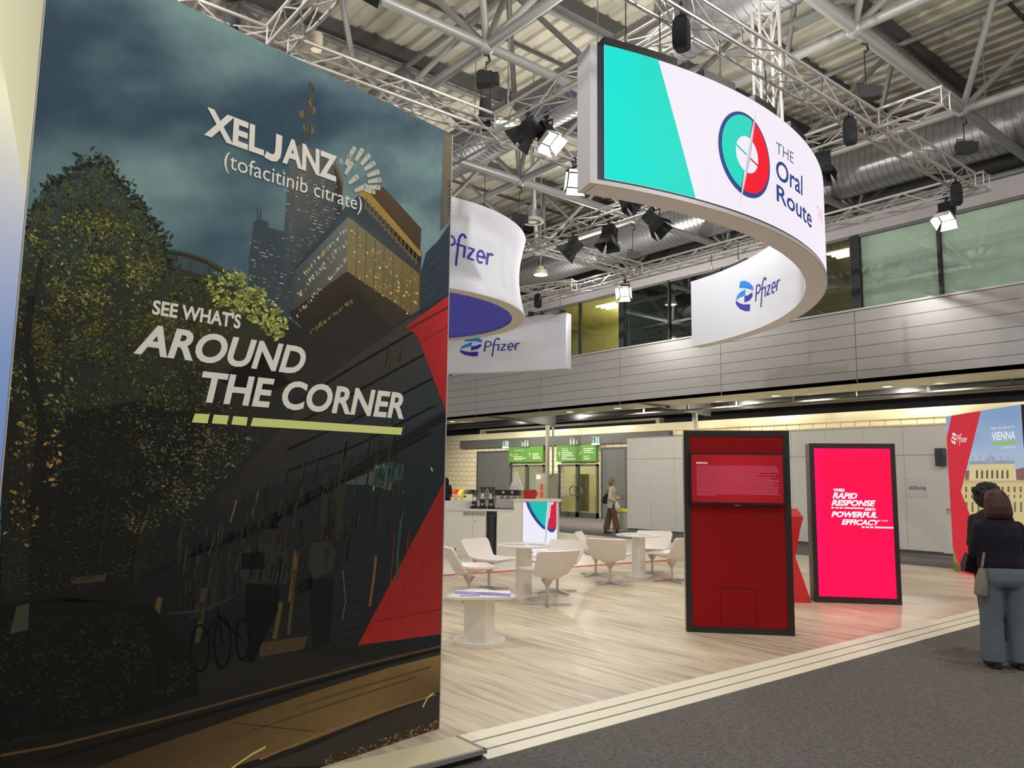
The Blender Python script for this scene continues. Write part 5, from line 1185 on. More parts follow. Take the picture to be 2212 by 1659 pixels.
kt('RESPONSE', ((1183, 638), (1493, 643), (1500, 601), (1188, 595)), bold=.035, shear=.15)
kt('MEETS', ((1422, 673), (1497, 675), (1498, 656), (1424, 654)), bold=.03)
kt('POWERFUL', ((1182, 720), (1510, 726), (1516, 684), (1186, 679)), bold=.035, shear=.15)
kt('EFFICACY', ((1255, 775), (1526, 781), (1532, 741), (1260, 735)), bold=.035, shear=.15)
kt('1,2,a,b', ((1538, 752), (1586, 753), (1587, 740), (1540, 739)))
for x0, x1 in ((1180, 1200), (1210, 1232), (1240, 1263), (1273, 1412)): qk.poly([z9(x0, 658 + (x0 - 1180) * .018), z9(x1, 658 + (x1 - 1180) * .018), z9(x1 + 2, 648 + (x1 - 1180) * .018), z9(x0 + 2, 648 + (x0 - 1180) * .018)], cr)
for x0, x1 in ((1398, 1420), (1428, 1451), (1458, 1482), (1490, 1640)): qk.poly([z9(x0, 798 + (x0 - 1400) * .02), z9(x1, 798 + (x1 - 1400) * .02), z9(x1 + 2, 787 + (x1 - 1400) * .02), z9(x0 + 3, 787 + (x0 - 1400) * .02)], cr)
qk.build('screen', print_mat('pink_led', 1.45), pk2)['label'] = 'hot pink screen with white slogan'

# red angular lectern between the kiosks
lp = atz(1754, 1303, 0); LF = Face((lp.x, lp.y), K2.d)
lec = thing('lectern', 'bright red angular lectern between the red kiosk and the pink screen', 'lectern', M=LF.mtx())
def lsec(z, x0, x1, y0, y1, zz=0): return [(x0, y0, z), (x1, y0, z), (x1, y1, z + zz), (x0, y1, z + zz)]
MB().loft([lsec(0, -.62, 0, 0, .42), lsec(.62, -.56, -.19, .06, .36), lsec(1.02, -.58, -.12, .02, .38), lsec(1.17, -.62, -.085, -.02, .40, .10)]).build('body', mat('lectern_red', (206, 18, 22), .35, coat=.3), lec)
MB().loft([lsec(1.172, -.62, -.085, -.02, .40, .10), lsec(1.19, -.62, -.085, -.02, .40, .10)]).build('top_panel', mat('lectern_top', (190, 40, 44), .4), lec)
tag(MB(LF.mtx()).add(lsec(1.195, -.30, -.19, .05, .36, .074) + lsec(1.199, -.30, -.19, .05, .36, .074), [(0, 1, 2, 3), (7, 6, 5, 4), (0, 4, 5, 1), (1, 5, 6, 2), (2, 6, 7, 3), (3, 7, 4, 0)]).build('leaflet', mat('leaflet_paper', (232, 230, 232))), 'white printed sheet lying on the sloping top of the red lectern', 'leaflet')

# ================================================================== COFFEE COUNTER
bp = atz(1134, 1203, 0); BF = Face((bp.x, bp.y), (.72, .69)); BX = BF.px
cm = BF.mtx()
zc = BX(1165, 1083)[1]; xl = BX(1128, 1140)[0]; xr = BX(1204, 1140)[0]
ctr = thing('counter', 'white counter block with a glowing front showing part of the compass emblem', 'counter', M=cm)
zl_ = BX(1090, 1104)[1]; xs0 = BX(1073, 1150)[0]; xst = BX(1110, 1095)[0]
MB().box(xl, .01, 0, xr, .62, zc).build('body', M_white, ctr)
MB().box(xl - .02, -.03, zc, xr + .06, .68, zc + .045).box(xst - .02, -.03, zc, xl - .02, .08, zc + .045).build('countertop', M_white, ctr)
sp_ = MB(Matrix.Rotation(math.pi / 2, 4, 'X')).prism([(xs0, .012), (xl - .004, .012), (xl - .004, zc), (xst, zc), (xst, zl_), (xs0, zl_)], -.045, -.0).box(xs0, .012, -.6, xl - .004, zl_ - .002, -.045); sp_.build('side_cabinet', mat('counter_cream', (238, 233, 216), .45), ctr)
ck = Ink(lambda u, v, l: (u, .008 - l, v), .001)
ck.poly([(xl + .015, .03), (xr - .01, .03), (xr - .01, zc - .03), (xl + .015, zc - .03)], lin((238, 234, 250))); ck.layer()
zk = lambda x, y: BX(x / 7.54 + 950, y / 7.54 + 1000)
def cpoly(pts, c): ck.poly([zk(*p) for p in pts], lin(c))
cpoly([(1400, 636), (1755, 636), (1712, 1095), (1640, 1040), (1560, 950), (1480, 830), (1430, 730)], (40, 66, 138)); ck.layer()
cpoly([(1450, 636), (1755, 636), (1716, 1040), (1650, 985), (1580, 890), (1500, 760)], (24, 190, 176))
cpoly([(1745, 1080), (1800, 1130), (1850, 1130), (1890, 1080), (1902, 1000), (1900, 900), (1780, 900)], (48, 62, 130)); ck.layer()
cpoly([(1812, 680), (1840, 680), (1872, 625), (1902, 625), (1902, 990), (1880, 1040), (1830, 1080), (1770, 1070)], (210, 30, 58)); ck.layer()
cpoly([(1755, 636), (1812, 636), (1722, 1310), (1704, 1310)], (206, 206, 222)); cpoly([(1790, 636), (1812, 636), (1722, 1310), (1715, 1310)], (176, 176, 196))
cb = lambda box, u, v: (lambda A, B, C_, D_: zk(*((A * (1 - u) + B * u) * (1 - v) + (D_ * (1 - u) + C_ * u) * v)))(*[Vector(b) for b in box])
pfizer_mark(ck, cb, lin((60, 110, 220)), lin((50, 60, 190)), lin((50, 60, 190)), hbox=[(1385, 1490), (1425, 1490), (1425, 1420), (1385, 1420)], wordbox=[(1432, 1500), (1535, 1500), (1535, 1425), (1432, 1425)])
ink_text(ck, 'The Oral Route', [zk(*p) for p in ((1565, 1468), (1790, 1455), (1790, 1430), (1565, 1442))], lin((120, 120, 190)))
ck.build('lit_front', print_mat('counter_light', 1.0), ctr)['label'] = 'glowing white front with teal, red and blue emblem'
# service cabinets to the left
cab = thing('cabinet', 'long cream service cabinet with vents beneath the coffee machines', 'cabinet', M=cm)
xa_ = BX(955, 1150)[0]; xb_ = BX(1049, 1150)[0]; xm_ = BX(1021, 1150)[0]; ztop = BX(1000, 1103)[1]
Mc = mat('counter_cream', (218, 210, 192))
MB().box(xa_ - 2.2, .03, 0, xb_, .6, ztop).box(xb_, .4, 0, xs0, .6, ztop).build('body', Mc, cab)
dr_ = MB().box(xm_ + .004, .012, .08, xb_ - .004, .028, ztop - .14).build('door', Mc, cab)
MB().box(xa_ - 2.2, .012, .08, xm_ - .004, .028, ztop - .14).build('door', Mc, cab)
vt = MB()
for k in range(8): x = BX(1001, 1107)[0] + k * (xb_ - BX(1001, 1107)[0]) / 8; vt.box(x, .006, ztop - .1, x + .035, .03, ztop - .03)
for k in range(4): x = BX(963, 1187)[0] + k * .06; vt.box(x, .006, BX(965, 1190)[1], x + .04, .03, BX(965, 1183)[1])
vt.build('vent', mat('vent_grey', (150, 144, 130), .6), cab); MB().tube((xm_ + .05, .0, ztop - .22), (xm_ + .05, .02, ztop - .22), .012, 10).build('lock', M_grey, dr_)
MB().box(xa_ - 2.2, -.02, ztop, xst - .01, .62, ztop + .04).build('worktop', M_white, cab)
zsp = BF.px(1000, 1072)[1]
MB().box(xa_ - 2.2, .62, 0, xst - .02, .72, zsp - .12).build('back_panel', M_white, cab)
bin_ = thing('waste_bin', 'tall dark round waste bin standing under the worktop of the counter', 'bin', BF.at((xb_ + xs0) / 2, 0, -.12))
MB().lathe([(.07, 0), (.075, .02), (.085, .8), (.11, .82), (.112, .9), (.0, .9)], 24).build('body', mat('bin_dark', (52, 54, 58), .5), bin_, True)
# coffee grinders, espresso machine, tower of cups, red stand
zw = ztop + .04
def bar_thing(name, label, cat, px, lift=-.28, z=zw, group=None):
    u = BX(px, 1098)[0]; return thing(name, label, cat, M=Matrix.Translation(BF.at(u * (1 + .0), 0, lift) + Vector((0, 0, z))) @ Matrix((BF.d, -BF.n, ZZ)).transposed().to_4x4(), group=group)
def grinder(px, lab, h, hopper):
    t = bar_thing('coffee_grinder', lab, 'grinder', px, group='coffee grinders on the counter')
    MB().loft([[(-.075, -.1, 0), (.075, -.1, 0), (.075, .1, 0), (-.075, .1, 0)], [(-.075, -.1, .05), (.075, -.1, .05), (.075, .1, .05), (-.075, .1, .05)]]).build('base', M_black, t)
    MB().lathe([(.055, .05), (.06, .06), (.062, h * .8), (.045, h)], 20).build('body', M_chrome, t, True)
    MB().box(-.05, -.075, h * .35, .05, -.03, h * .62).build('spout', M_black, t)
    if hopper: hp_ = MB().lathe([(.03, h), (.045, h + .02), (.085, h + .11), (.085, h + .12)], 20, cap=False).build('hopper', mat('hopper_smoke', (70, 66, 60), .15, alpha=.55), t, True); MB().lathe([(.0, h + .12), (.09, h + .12), (.09, h + .135), (0, h + .135)], 20).build('lid', M_black, hp_)
grinder(1020, 'shorter black coffee grinder at the left end of the row on the worktop', .26, True); grinder(1038, 'chrome coffee grinder in the middle of the row on the worktop', .34, True); grinder(1057, 'chrome coffee grinder next to the espresso machine', .34, True)
em = bar_thing('espresso_machine', 'wide chrome espresso machine with black front on the worktop', 'machine', 1093)
MB().box(-.25, -.1, .07, .25, .22, .17).box(-.25, -.04, .17, .25, .22, .3).build('body', M_chrome, em); fh_ = MB().box(-.27, -.17, .3, .27, .22, .42).build('front_hood', M_black, em)
MB().box(-.25, -.2, .03, .25, -.08, .08).build('drip_tray', M_chrome, em)
for x in (-.2, .2): MB().tube((x, -.12, 0), (x, -.12, .04), .02, 8).build('foot', M_black, em)
for x in (-.14, 0, .14): bg = MB().tube((x, -.12, .3), (x, -.12, .24), .035, 12).build('brew_group', M_chrome, em, True); MB().tube((x, -.14, .25), (x + .03, -.26, .235), .012, 8).build('handle', M_black, bg, True)
for x in (-.08, .12): MB().tube((x, -.172, .37), (x, -.176, .37), .03, 16).build('gauge', mat('gauge_pink', (220, 150, 160), .3), fh_)
zcup = zw + .42; c0 = None; rows = ((5, 0), (4, 1), (3, 2), (2, 3), (1, 4))
ordn = {5: 'bottom', 4: 'second', 3: 'third', 2: 'fourth', 1: 'top'}
for nrow, lv in rows:
    for k in range(nrow):
        off = (k - (nrow - 1) / 2) * .062; u = BX(1112, 1060)[0] + off; Pp = BF.at(u, 0, -.3) + Vector((0, 0, zcup + lv * .082))
        where = ('single cup at the tip' if nrow == 1 else 'leftmost cup' if k == 0 else 'rightmost cup' if k == nrow - 1 else 'inner cup %s' % ('left of centre' if k < (nrow - 1) / 2 else 'right of centre' if k > (nrow - 1) / 2 else 'at the centre')); lab = 'white paper cup, %s, %s row of the cup tower' % (where, ordn[nrow])
        if c0 is None:
            c0 = thing('paper_cup', lab, 'cup', Pp, 0, 'tower of white paper cups'); MB().lathe([(.033, 0), (.0335, .004), (.0245, .08), (0, .08)], 16).build('cup', mat('cup_white', (240, 238, 234), .5), c0, True)
        else: dup(c0, Pp, 0, lab, 'tower of white paper cups')
t = bar_thing('display_stand', 'red angled card display on the right end of the countertop', 'display', 1142, -.3, zc + .045)
MB(Matrix.Rotation(math.pi / 2, 4, 'X')).prism([(-.14, 0), (.1, 0), (.155, .12), (.11, .2), (-.15, .185)], -.16, .0).build('card', mat('card_red', (190, 34, 40), .45), t)
# recycling boxes and yellow topped bin
for px, c, lab in ((985, (206, 60, 40), 'red recycling box at the left end behind the counter'), (1000, (232, 190, 40), 'yellow recycling box between the red and the black box'), (1013, (60, 60, 56), 'black topped recycling box nearest the coffee grinders')):
    P = aty(px, 1072, 22.6); t = thing('recycling_bin', lab, 'bin', (P.x, 22.6, -.06), 0, 'coloured recycling bins'); hh_ = aty(px, 1055, 22.6).z
    MB().box(-.16, -.25, 0, .16, .25, hh_ - .22).build('body', mat('bin_pale', (206, 196, 160), .6), t); MB(Matrix.Rotation(math.pi / 2, 4, 'Z')).add([(-.25, -.16, hh_ - .22), (.25, -.16, hh_ - .22), (.25, .16, hh_ - .22), (-.25, .16, hh_ - .22), (-.1, -.16, hh_), (.25, -.16, hh_), (.25, .16, hh_), (-.1, .16, hh_)], [(0, 3, 2, 1), (4, 5, 6, 7), (0, 1, 5, 4), (1, 2, 6, 5), (2, 3, 7, 6), (3, 0, 4, 7)]).build('lid', mat('lid%d' % px, c, .5), t)
    MB().box(-.1, -.262, hh_ - .36, .1, -.25, hh_ - .28).build('label_strip', mat('lid%d' % px, c), t)
P = atz(1345, 1142, -.06); t = thing('waste_bin', 'round grey waste bin with a yellow rim beside the walking woman', 'bin', P)
zt_ = CZ + ray(1345, 1098).z * (P - CAM).dot(FW)
MB().lathe([(.3, 0), (.3, zt_), (.0, zt_)], 28).build('body', mat('bin_grey', (150, 148, 138), .5, .2), t, True); MB().lathe([(.31, zt_ - .07), (.33, zt_ - .06), (.33, zt_ + .03), (.27, zt_ + .03), (.27, zt_ - .05)], 28).build('rim', mat('rim_yellow', (222, 190, 24), .5), t, True); MB().box(-.12, -.325, zt_ - .42, .1, -.29, zt_ - .14).build('label_sheet', mat('paper_pale', (204, 200, 196)), t)

# ================================================================== VIENNA WALL
vp_ = atz(2060, 1233, 0); vd = Vector((math.sin(math.radians(3.6) - TH), math.cos(math.radians(3.6) - TH))); vd = -vd
VF = Face((vp_.x, vp_.y), vd); v0 = VF.px(2052, 1060)[0]; v1 = VF.px(2208, 900)[0]; hv = (VF.px(2043, 900)[1] + VF.px(2207, 873)[1]) / 2
vw = thing('vienna_wall', 'printed wall with red band and cream palace under a blue sky', 'wall', M=VF.mtx())
MB().box(v0, .0, 0, v1, .3, hv).build('panel', mat('panel_black', (24, 26, 34), .6), vw)
vk = Ink(lambda u, v, l: (min(max(u, v0), v1 - .01), -.002 - l, min(max(v, .003), hv)), .0012); zv = lambda x, y: VF.px(x / 2.593 + 1900, y / 2.593 + 840)
s0, s1 = lin((128, 158, 204)), lin((196, 208, 222))
vk.grid(lambda u, v: (v0 + (v1 - v0) * u, hv * v), 12, 20, lambda u, v: lerp(s1, s0, min(1, max(0, (v - .45) * 1.6 + .25 * NZ.noise(Vector((u * 3, v * 9, 0))))))); vk.layer()
def vpoly(pts, c): vk.poly([zv(*p) for p in pts], lin(c))
vpoly([(470, 500), (812, 512), (812, 800), (560, 780), (440, 640)], (214, 196, 140)); vpoly([(505, 422), (760, 420), (764, 515), (500, 515)], (222, 206, 152))
vpoly([(764, 452), (812, 440), (812, 515), (768, 512)], (140, 98, 94)); vpoly([(484, 460), (505, 455), (502, 512), (478, 514)], (130, 100, 96)); vk.layer()
vpoly([(505, 405), (756, 400), (758, 420), (505, 424)], (150, 160, 176)); vpoly([(596, 402), (610, 380), (624, 368), (640, 380), (652, 402), (648, 418), (600, 418)], (166, 172, 180)); vpoly([(470, 516), (812, 512), (812, 526), (470, 530)], (196, 178, 126))
for k in range(7): x = 541 + k * 28.5; vpoly([(x, 502), (x + 12, 502), (x + 12, 462), (x + 6, 450), (x, 462)], (92, 92, 84))
for k in range(10): x = 480 + k * 34; vpoly([(x, 578), (x + 12, 578), (x + 12, 548), (x, 548)], (110, 104, 84)); vpoly([(x, 612), (x + 10, 612), (x + 10, 592), (x, 592)], (120, 112, 90)); vpoly([(x + 2, 690), (x + 14, 690), (x + 14, 634), (x + 2, 634)], (118, 112, 96))
for k in range(6): vpoly([(520 + k * 40, 380), (523 + k * 40, 380), (523 + k * 40, 408), (520 + k * 40, 408)], (128, 138, 156))
vk.layer()
vpoly([(522, 720), (570, 690), (574, 700), (540, 760), (530, 770)], (226, 226, 224)); vpoly([(412, 880), (460, 1040), (412, 1030)], (118, 140, 60)); vpoly([(414, 970), (440, 980), (462, 1040), (414, 1032)], (84, 66, 48)); vk.layer()
vpoly([(405, 150), (570, 123), (458, 575), (575, 880), (640, 1075), (458, 1034), (412, 885), (376, 275)], (214, 42, 58)); vk.layer()
vb = lambda box, u, v: (lambda A, B, C_, D_: zv(*((A * (1 - u) + B * u) * (1 - v) + (D_ * (1 - u) + C_ * u) * v)))(*[Vector(b) for b in box])
ww = lin((246, 246, 246)); pfizer_mark(vk, vb, ww, ww, ww, hbox=[(403, 306), (434, 312), (434, 248), (403, 244)], wordbox=[(436, 316), (493, 318), (493, 256), (436, 250)])
def vt_(body, q, c=ww, **kw): ink_text(vk, body, [zv(*p) for p in q], c, **kw)
vt_('PFIZER WELCOMES YOU TO', ((628, 229), (760, 219), (760, 206), (628, 216))); vt_('VIENNA', ((632, 290), (764, 281), (763, 234), (631, 243)), bold=.02); vt_('JUNE 2024', ((688, 338), (766, 334), (766, 320), (688, 324)))
for x0, x1 in ((632, 643), (647, 658), (662, 676), (680, 764)): vpoly([(x0, 316 - (x0 - 632) * .07), (x1, 316 - (x1 - 632) * .07), (x1, 302 - (x1 - 632) * .07), (x0, 302 - (x0 - 632) * .07)], (150, 206, 50))
vk.build('printed_picture', print_mat('vienna_print', .85), vw)
# ================================================================== PEOPLE
M_skin = mat('skin_warm', (206, 160, 134), .55)
def hand(mb, w, d, up, s=1.0, curl=.5):
    """palm at the wrist w, fingers along d; four bent fingers and a thumb from the side of the palm"""
    w, d, up = Vector(w), Vector(d).normalized(), Vector(up); sd = d.cross(up).normalized(); up = sd.cross(d)
    mb.capsule(w, w + d * .085 * s, .030 * s, .036 * s); c = w + d * .05 * s
    mb.loft([[tuple(c + d * a * s + sd * b * s + up * e * s) for b, e in ((-.038, -.012), (.038, -.012), (.038, .012), (-.038, .012))] for a in (-.03, .045)])
    for i, (o, L) in enumerate(((-.030, .072), (-.010, .082), (.011, .076), (.031, .06))):
        p = w + d * .09 * s + sd * o * s; q = p + (d * math.cos(curl * .5) - up * math.sin(curl * .5)) * L * .5 * s; r = q + (d * math.cos(curl * 1.5) - up * math.sin(curl * 1.5)) * L * .5 * s
        mb.path([p - d * .02 * s, p, q, r], [.0095 * s, .0095 * s, .0088 * s, .007 * s], 8)
    p = w + d * .035 * s - sd * .035 * s; q = p + (d * .6 - sd * .8) * .035 * s; mb.path([p + sd * .01, p, q, q + (d * .95 - sd * .2 - up * .3).normalized() * .03 * s], [.012 * s, .012 * s, .011 * s, .008 * s], 8)
def ell(c, rx, ry, z, n=20): return [(c[0] + rx * math.cos(2 * math.pi * k / n), c[1] + ry * math.sin(2 * math.pi * k / n), z) for k in range(n)]
def headmesh(mb, c, s=1.0):
    """a head facing +X with brow, nose, mouth, chin and ears"""
    x, y, z = c
    mb.ball((x - .005 * s, y, z + .015 * s), .098 * s, .078 * s, .112 * s, 18, 12); mb.ball((x + .022 * s, y, z - .055 * s), .068 * s, .058 * s, .07 * s, 14, 10); mb.ball((x + .05 * s, y, z - .098 * s), .03 * s, .03 * s, .024 * s)
    mb.capsule((x + .088 * s, y, z + .012 * s), (x + .108 * s, y, z - .025 * s), .010 * s, .015 * s, 8); mb.capsule((x + .083 * s, y - .02 * s, z - .066 * s), (x + .083 * s, y + .02 * s, z - .066 * s), .010 * s, .010 * s, 8)
    for sy in (-1, 1): mb.ball((x - .005 * s, y + sy * .08 * s, z - .01 * s), .02 * s, .012 * s, .032 * s, 10, 8); mb.ball((x + .078 * s, y + sy * .032 * s, z + .03 * s), .016 * s, .022 * s, .009 * s, 8, 6)
def face_bits(t, c, s=1.0):
    t = [k for k in children(t) if k.name.startswith('body')][0]
    x, y, z = c; e = MB(); m_ = MB()
    for sy in (-1, 1): e.ball((x + .086 * s, y + sy * .031 * s, z + .014 * s), .009 * s, .012 * s, .007 * s, 8, 6)
    e.build('eyes', mat('eye_dark', (40, 30, 26), .2), t, True); m_.capsule((x + .095 * s, y - .018 * s, z - .066 * s), (x + .095 * s, y + .018 * s, z - .066 * s), .006 * s, .006 * s, 8); m_.build('lips', mat('lip_rose', (168, 96, 88), .4), t, True)

# ---- woman walking in the aisle (faces local +X)
wp_ = atz(1322, 1153, -.06); Hs = 1.0
wz = math.atan2(rr.y, rr.x) - .25
wom = thing('person', 'woman in a cream cardigan and brown trousers walking past the white partition', 'person', wp_, wz)
S_ = 1.78 / 1.70
b = MB(); hc = (.05, 0, 1.60 * S_)
headmesh(b, hc, 1.02); b.capsule((.02, 0, 1.38 * S_), (.035, 0, 1.52 * S_), .05, .047); b.loft([ell((0, 0), .11, .17, 1.0 * S_), ell((0, 0), .10, .15, 1.15 * S_), ell((0, 0), .12, .18, 1.3 * S_), ell((0, 0), .09, .15, 1.4 * S_)])
b.capsule((0, .07, .95 * S_), (-.14, .08, .5 * S_), .085, .055); b.capsule((-.14, .08, .5 * S_), (-.22, .08, .1), .05, .035); b.capsule((0, -.07, .95 * S_), (.12, -.08, .5 * S_), .085, .055); b.capsule((.12, -.08, .5 * S_), (.17, -.08, .1), .05, .035)
E1, W1 = (-.03, -.25, 1.08 * S_), (.16, -.17, .99 * S_); E2, W2 = (.06, .24, 1.1 * S_), (.24, .14, 1.06 * S_)
b.capsule((0, -.19, 1.36 * S_), E1, .045, .036); b.capsule(E1, W1, .034, .026); b.capsule((0, .19, 1.36 * S_), E2, .045, .036); b.capsule(E2, W2, .034, .026)
hand(b, W1, (.9, .25, -.35), (0, .3, 1), 1.0, .9); hand(b, W2, (.95, -.2, .15), (0, -.3, 1), 1.0, 1.1)
meshed(b, 'body', M_skin, wom, .011, 3); face_bits(wom, hc, 1.02)
h = MB(); h.ball((.02, 0, 1.64 * S_), .115, .098, .10, 16, 10); h.ball((-.035, 0, 1.57 * S_), .085, .094, .115, 16, 10)
for sy in (-1, 1): h.ball((.0, sy * .075, 1.57 * S_), .06, .03, .10, 12, 8)
meshed(h, 'hair', mat('hair_ash', (158, 132, 98), .6, noise=(60, (120, 98, 70), (1, 1, .2))), wom, .012, 4)
c = MB(); c.loft([ell((-.02, 0), .15, .20, .78 * S_), ell((-.02, 0), .15, .205, .95 * S_), ell((-.01, 0), .135, .19, 1.12 * S_), ell((0, 0), .14, .205, 1.3 * S_), ell((.0, 0), .10, .17, 1.41 * S_), ell((.01, 0), .07, .08, 1.45 * S_)])
c.capsule((0, -.20, 1.37 * S_), E1, .075, .062); c.capsule(E1, (.10, -.20, 1.02 * S_), .062, .055); c.capsule((0, .20, 1.37 * S_), E2, .075, .062); c.capsule(E2, (.22, .17, 1.07 * S_), .062, .052)
meshed(c, 'cardigan', mat('cardigan_cream', (222, 206, 178), .85, bump=(60, .4)), wom, .014, 5)
c = MB(); c.loft([ell((.045, 0), .10, .085, .98 * S_), ell((.05, 0), .09, .08, 1.2 * S_), ell((.055, 0), .08, .07, 1.38 * S_)]); meshed(c, 'top', mat('top_white', (226, 222, 212), .8), wom, .014, 3)
c = MB(); c.loft([ell((0, 0), .135, .175, 1.02 * S_), ell((0, 0), .14, .18, .86 * S_), ell((0, 0), .12, .17, .80 * S_)])
c.path([(0, .085, .9 * S_), (-.10, .09, .55 * S_), (-.2, .09, .13)], [.105, .095, .105], 16); c.path([(0, -.085, .9 * S_), (.10, -.09, .55 * S_), (.17, -.09, .13)], [.105, .095, .112], 16)
meshed(c, 'trousers', mat('trousers_brown', (112, 84, 60), .85), wom, .014, 4)
for (x, y, lab) in ((-.22, .08, 0), (.17, -.08, 1)):
    f = MB(); f.capsule((x, y, .13), (x + .005, y, .05), .045, .042); f.capsule((x - .01, y, .045), (x + .17, y, .028), .042, .03); f.box(x - .05, y - .025, 0, x - .015, y + .025, .05); meshed(f, 'boot', mat('boot_dark', (58, 40, 38), .4), wom, .01, 2)
l_ = MB(); l_.path([(.035, -.075, 1.44 * S_), (.135, -.05, 1.3 * S_), (.155, -.01, 1.16 * S_)], .012, 6); l_.path([(.035, .075, 1.44 * S_), (.135, .03, 1.3 * S_), (.155, -.01, 1.16 * S_)], .012, 6); l_.build('lanyard', mat('lanyard_green', (120, 190, 60), .6), wom)
MB().box(.16, -.07, 1.02 * S_, .165, .05, 1.16 * S_).build('badge', mat('badge_white', (232, 230, 226), .5), wom)
def loose(name, label, cat, group=None): return thing(name, label, cat, wp_, wz, group)
t = loose('tote_bag', 'black shoulder bag behind the walking woman in the cream cardigan', 'bag'); g = MB(); g.loft([ell((-.19, -.12), .05, .10, .96, 14), ell((-.24, -.13), .085, .13, 1.02, 14), ell((-.21, -.13), .075, .12, 1.16, 14), ell((-.15, -.13), .04, .06, 1.28, 14)]); g.build('bag_body', mat('bag_black', (24, 24, 28), .6), t, True); MB().path([(-.15, -.14, 1.27), (-.06, -.2, 1.4 * S_), (0, -.2, 1.47 * S_)], .012, 6).build('strap', mat('bag_black', (24, 24, 28)), t)
t = loose('mobile_phone', 'dark phone held out by the walking woman', 'phone'); MB(Matrix.Translation((.33, .11, 1.10 * S_)) @ Matrix.Rotation(.5, 4, 'Y')).box(-.05, -.03, -.006, .06, .03, .004).build('case', M_black, t)
t = loose('white_bag', 'crumpled white bag held at the waist by the walking woman', 'bag'); g = MB(); g.loft([ell((.17, -.21), .03, .03, .98 * S_, 12), ell((.19, -.225), .075, .045, .9 * S_, 12), ell((.21, -.23), .09, .05, .80 * S_, 12), ell((.2, -.23), .06, .03, .73 * S_, 12)]); meshed(g, 'sack', mat('bag_white', (222, 222, 218), .6), t, .012, 2)

# ---- two women seen from behind at the right edge (face local +X = away from us)
fz = math.atan2(hd.y, hd.x) - .18
def back_person(P, rz, label, hair_fn, hair_m, top_m, bottom_m, shoe_m, Ht, wide, arms_front, coat_len, hipw):
    t = thing('person', label, 'person', P, rz); k = Ht / 1.68
    b = MB(); hc = (.03, 0, 1.56 * k); headmesh(b, hc, 1.0); b.capsule((0, 0, 1.36 * k), (.01, 0, 1.48 * k), .055, .052)
    b.loft([ell((0, 0), .11, .16, .95 * k), ell((0, 0), .10, .14, 1.1 * k), ell((0, 0), .12, .17, 1.26 * k), ell((0, 0), .09, .15, 1.37 * k)])
    for sy in (-1, 1): b.capsule((0, sy * .09, .9 * k), (.01, sy * .10, .5 * k), .09, .06); b.capsule((.01, sy * .10, .5 * k), (0, sy * .105, .1), .055, .04)
    E = [(.05 if arms_front else -.02, sy * .20 * wide, 1.09 * k) for sy in (-1, 1)]; Wr = [(.2, -sy * .06, 1.1 * k) if arms_front else (.14, sy * .2, .98 * k) for sy in (-1, 1)]
    for i, sy in enumerate((-1, 1)):
        b.capsule((0, sy * .155, 1.33 * k), E[i], .045, .037); b.capsule(E[i], Wr[i], .035, .027); hand(b, Wr[i], (.3, sy * .9 if not arms_front else -sy * .9, 0) if arms_front else (.9, 0, -.2), (0, 0, 1), .95, .7)
    meshed(b, 'body', M_skin, t, .012, 3); face_bits(t, hc)
    hm = MB(); hair_fn(hm, hc); meshed(hm, 'hair', hair_m, t, .009, 3 if hair_fn is bob else 1)
    c = MB(); z0 = coat_len * k
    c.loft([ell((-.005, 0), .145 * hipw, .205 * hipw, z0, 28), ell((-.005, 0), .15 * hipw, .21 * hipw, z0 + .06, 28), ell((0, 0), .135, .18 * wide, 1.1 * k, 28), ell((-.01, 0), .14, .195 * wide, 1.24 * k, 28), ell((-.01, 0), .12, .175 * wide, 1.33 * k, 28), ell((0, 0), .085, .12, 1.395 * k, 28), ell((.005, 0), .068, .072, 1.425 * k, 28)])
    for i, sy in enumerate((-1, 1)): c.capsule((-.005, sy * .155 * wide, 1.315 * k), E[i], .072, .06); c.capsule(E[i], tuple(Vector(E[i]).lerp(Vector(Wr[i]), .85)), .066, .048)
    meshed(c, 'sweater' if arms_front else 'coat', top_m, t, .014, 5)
    c = MB(); c.loft([ell((0, 0), .128, .185, 1.0 * k, 26), ell((-.015, 0), .15, .203, .9 * k, 26), ell((-.02, 0), .155, .208, .82 * k, 26), ell((-.01, 0), .135, .2, .76 * k, 26)])
    for sy in (-1, 1): c.path([(-.015, sy * .1, .86 * k), (-.005, sy * .108, .62 * k), (0, sy * .112, .4 * k), (-.01, sy * .118, .06)], [.112, .104, .100, .112], 20)
    meshed(c, 'trousers', bottom_m, t, .014, 3)
    for sy in (-1, 1): f = MB(); f.capsule((-.05, sy * .11, .04), (.15, sy * .12, .03), .042, .034); f.box(-.09, sy * .11 - .035, 0, .16, sy * .11 + .035, .022); meshed(f, 'shoe', shoe_m, t, .01, 2)
    return t, k
def bob(h, c):
    x, y, z = c; h.ball((x - .01, y, z + .03), .118, .102, .105, 18, 12); h.loft([ell((x - .03, y), .10, .108, z + .04, 20), ell((x - .04, y), .112, .122, z - .04, 20), ell((x - .045, y), .105, .128, z - .11, 20), ell((x - .04, y), .09, .118, z - .155, 20)])
def curls(h, c):
    x, y, z = c; h.ball((x - .02, y, z + .035), .118, .112, .105, 16, 10); h.ball((x - .045, y, z - .03), .11, .122, .11, 16, 10); Rr = random.Random(4)
    for _ in range(150): a = Rr.uniform(0, 6.283); e = Rr.uniform(-.8, 1.4); r = .118; h.ball((x - .03 + r * math.cos(a) * math.cos(e) * .95 - .01, y + r * math.sin(a) * math.cos(e) * 1.08, z + .0 + r * math.sin(e) * 1.0), Rr.uniform(.016, .034), None, None, 8, 6)
Pl = atz(2176, 1443, -.06); Htl = (Pl - CAM).dot(FW) * ray(2170, 1059).z + CZ + .06
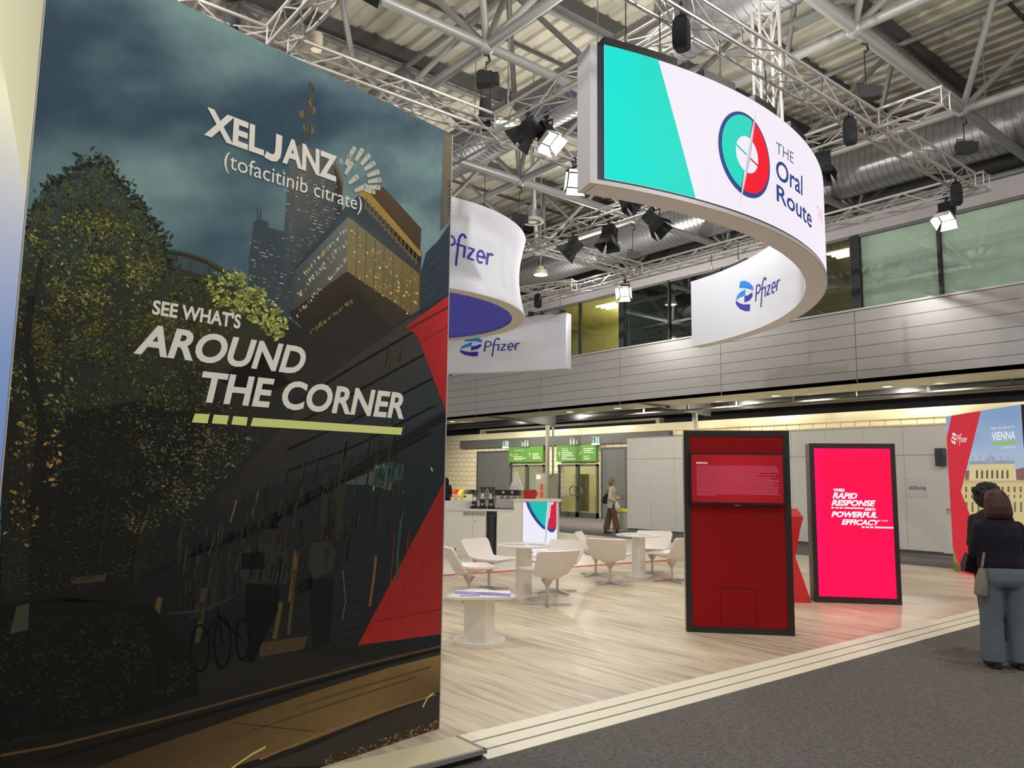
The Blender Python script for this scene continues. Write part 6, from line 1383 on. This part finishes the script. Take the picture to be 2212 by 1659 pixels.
w_a, kk = back_person(Pl, fz, 'woman with a reddish bob, dark navy sweater and grey trousers, seen from behind', bob, mat('hair_auburn', (78, 38, 22), .6, noise=(50, (40, 20, 14), (1, 1, .15))), mat('sweater_navy', (20, 16, 34), .95, bump=(90, .7)), mat('trousers_grey', (96, 108, 114), .85, bump=(14, .5)), M_black, Htl, 1.02, True, .93, 1.0)
P2 = atd(2152, 1030, (Pl - CAM).dot(FW) + .72); P2.z = -.06; Ht2 = (P2 - CAM).dot(FW) * ray(2140, 1044).z + CZ + .06
w_b, k2 = back_person(P2, fz - .7, 'woman with dark curly hair and black coat, seen from behind beside the bobbed woman', curls, mat('hair_black', (22, 16, 15), .75), mat('coat_black', (30, 27, 28), .8), mat('trousers_black', (30, 30, 32), .85), M_black, Ht2, .95, False, .78, .9)
w_b.rotation_mode = 'XYZ'; w_b.matrix_world = Matrix.Translation(P2) @ Matrix.Rotation(math.radians(-3.6), 4, hd) @ Matrix.Rotation(fz - .7, 4, 'Z')
# their bags
bpx_ = atd(2100, 1216, (P2 - CAM).dot(FW) - .12); t = thing('handbag', 'small black handbag hanging on a strap at the curly haired woman\'s side', 'bag', bpx_, TH)
g = MB(); g.loft([[(-.10, -.035, -.08), (.11, -.035, -.13), (.11, .035, -.13), (-.10, .035, -.08)], [(-.09, -.05, 0), (.12, -.05, -.04), (.12, .05, -.04), (-.09, .05, 0)], [(-.05, -.03, .1), (.11, -.03, .045), (.11, .03, .045), (-.05, .03, .1)]]); g.build('bag_body', mat('bag_leather', (40, 34, 34), .45), t); MB().box(-.06, -.055, .02, .115, -.045, .06).build('flap', mat('bag_leather', (40, 34, 34)), t)
q0 = Vector((-.02, 0, .08)); MB().path([q0, (.02, 0, .2), (.07, .03, .34)], .007, 6).path([(.09, 0, .05), (.07, 0, .2), (.08, .03, .34)], .007, 6).build('strap', mat('strap_red', (90, 30, 30), .6), t); MB().tube((-.02, -.01, .08), (-.015, -.01, .12), .012, 8).build('buckle', M_chrome, t)
bpx_ = atd(2119, 1262, (Pl - CAM).dot(FW) + .05); t = thing('shoulder_bag', 'pale grey soft bag hanging at the hip of the woman in grey trousers', 'bag', bpx_, TH)
g = MB(); g.loft([ell((0, 0), .04, .05, -.11, 16), ell((-.005, 0), .062, .06, -.09, 16), ell((.005, 0), .055, .055, .04, 16), ell((.02, 0), .025, .035, .15, 16)]); g.build('bag_body', mat('bag_greige', (132, 126, 112), .7), t, True); MB().path([(.02, 0, .16), (.05, 0, .3)], .012, 6).build('strap', mat('bag_greige', (132, 126, 112)), t)
# person half hidden by the mural edge, behind the counter
P3 = aty(962, 1120, 18.5); P3.z = .0
w_c, k3 = back_person(P3, 2.4, 'person in black almost hidden behind the mural edge, beyond the counter', bob, mat('hair_black', (34, 26, 24)), mat('coat_black', (30, 27, 28)), mat('trousers_black', (30, 30, 32)), M_black, 1.66, 1.05, False, .8, 1.0)
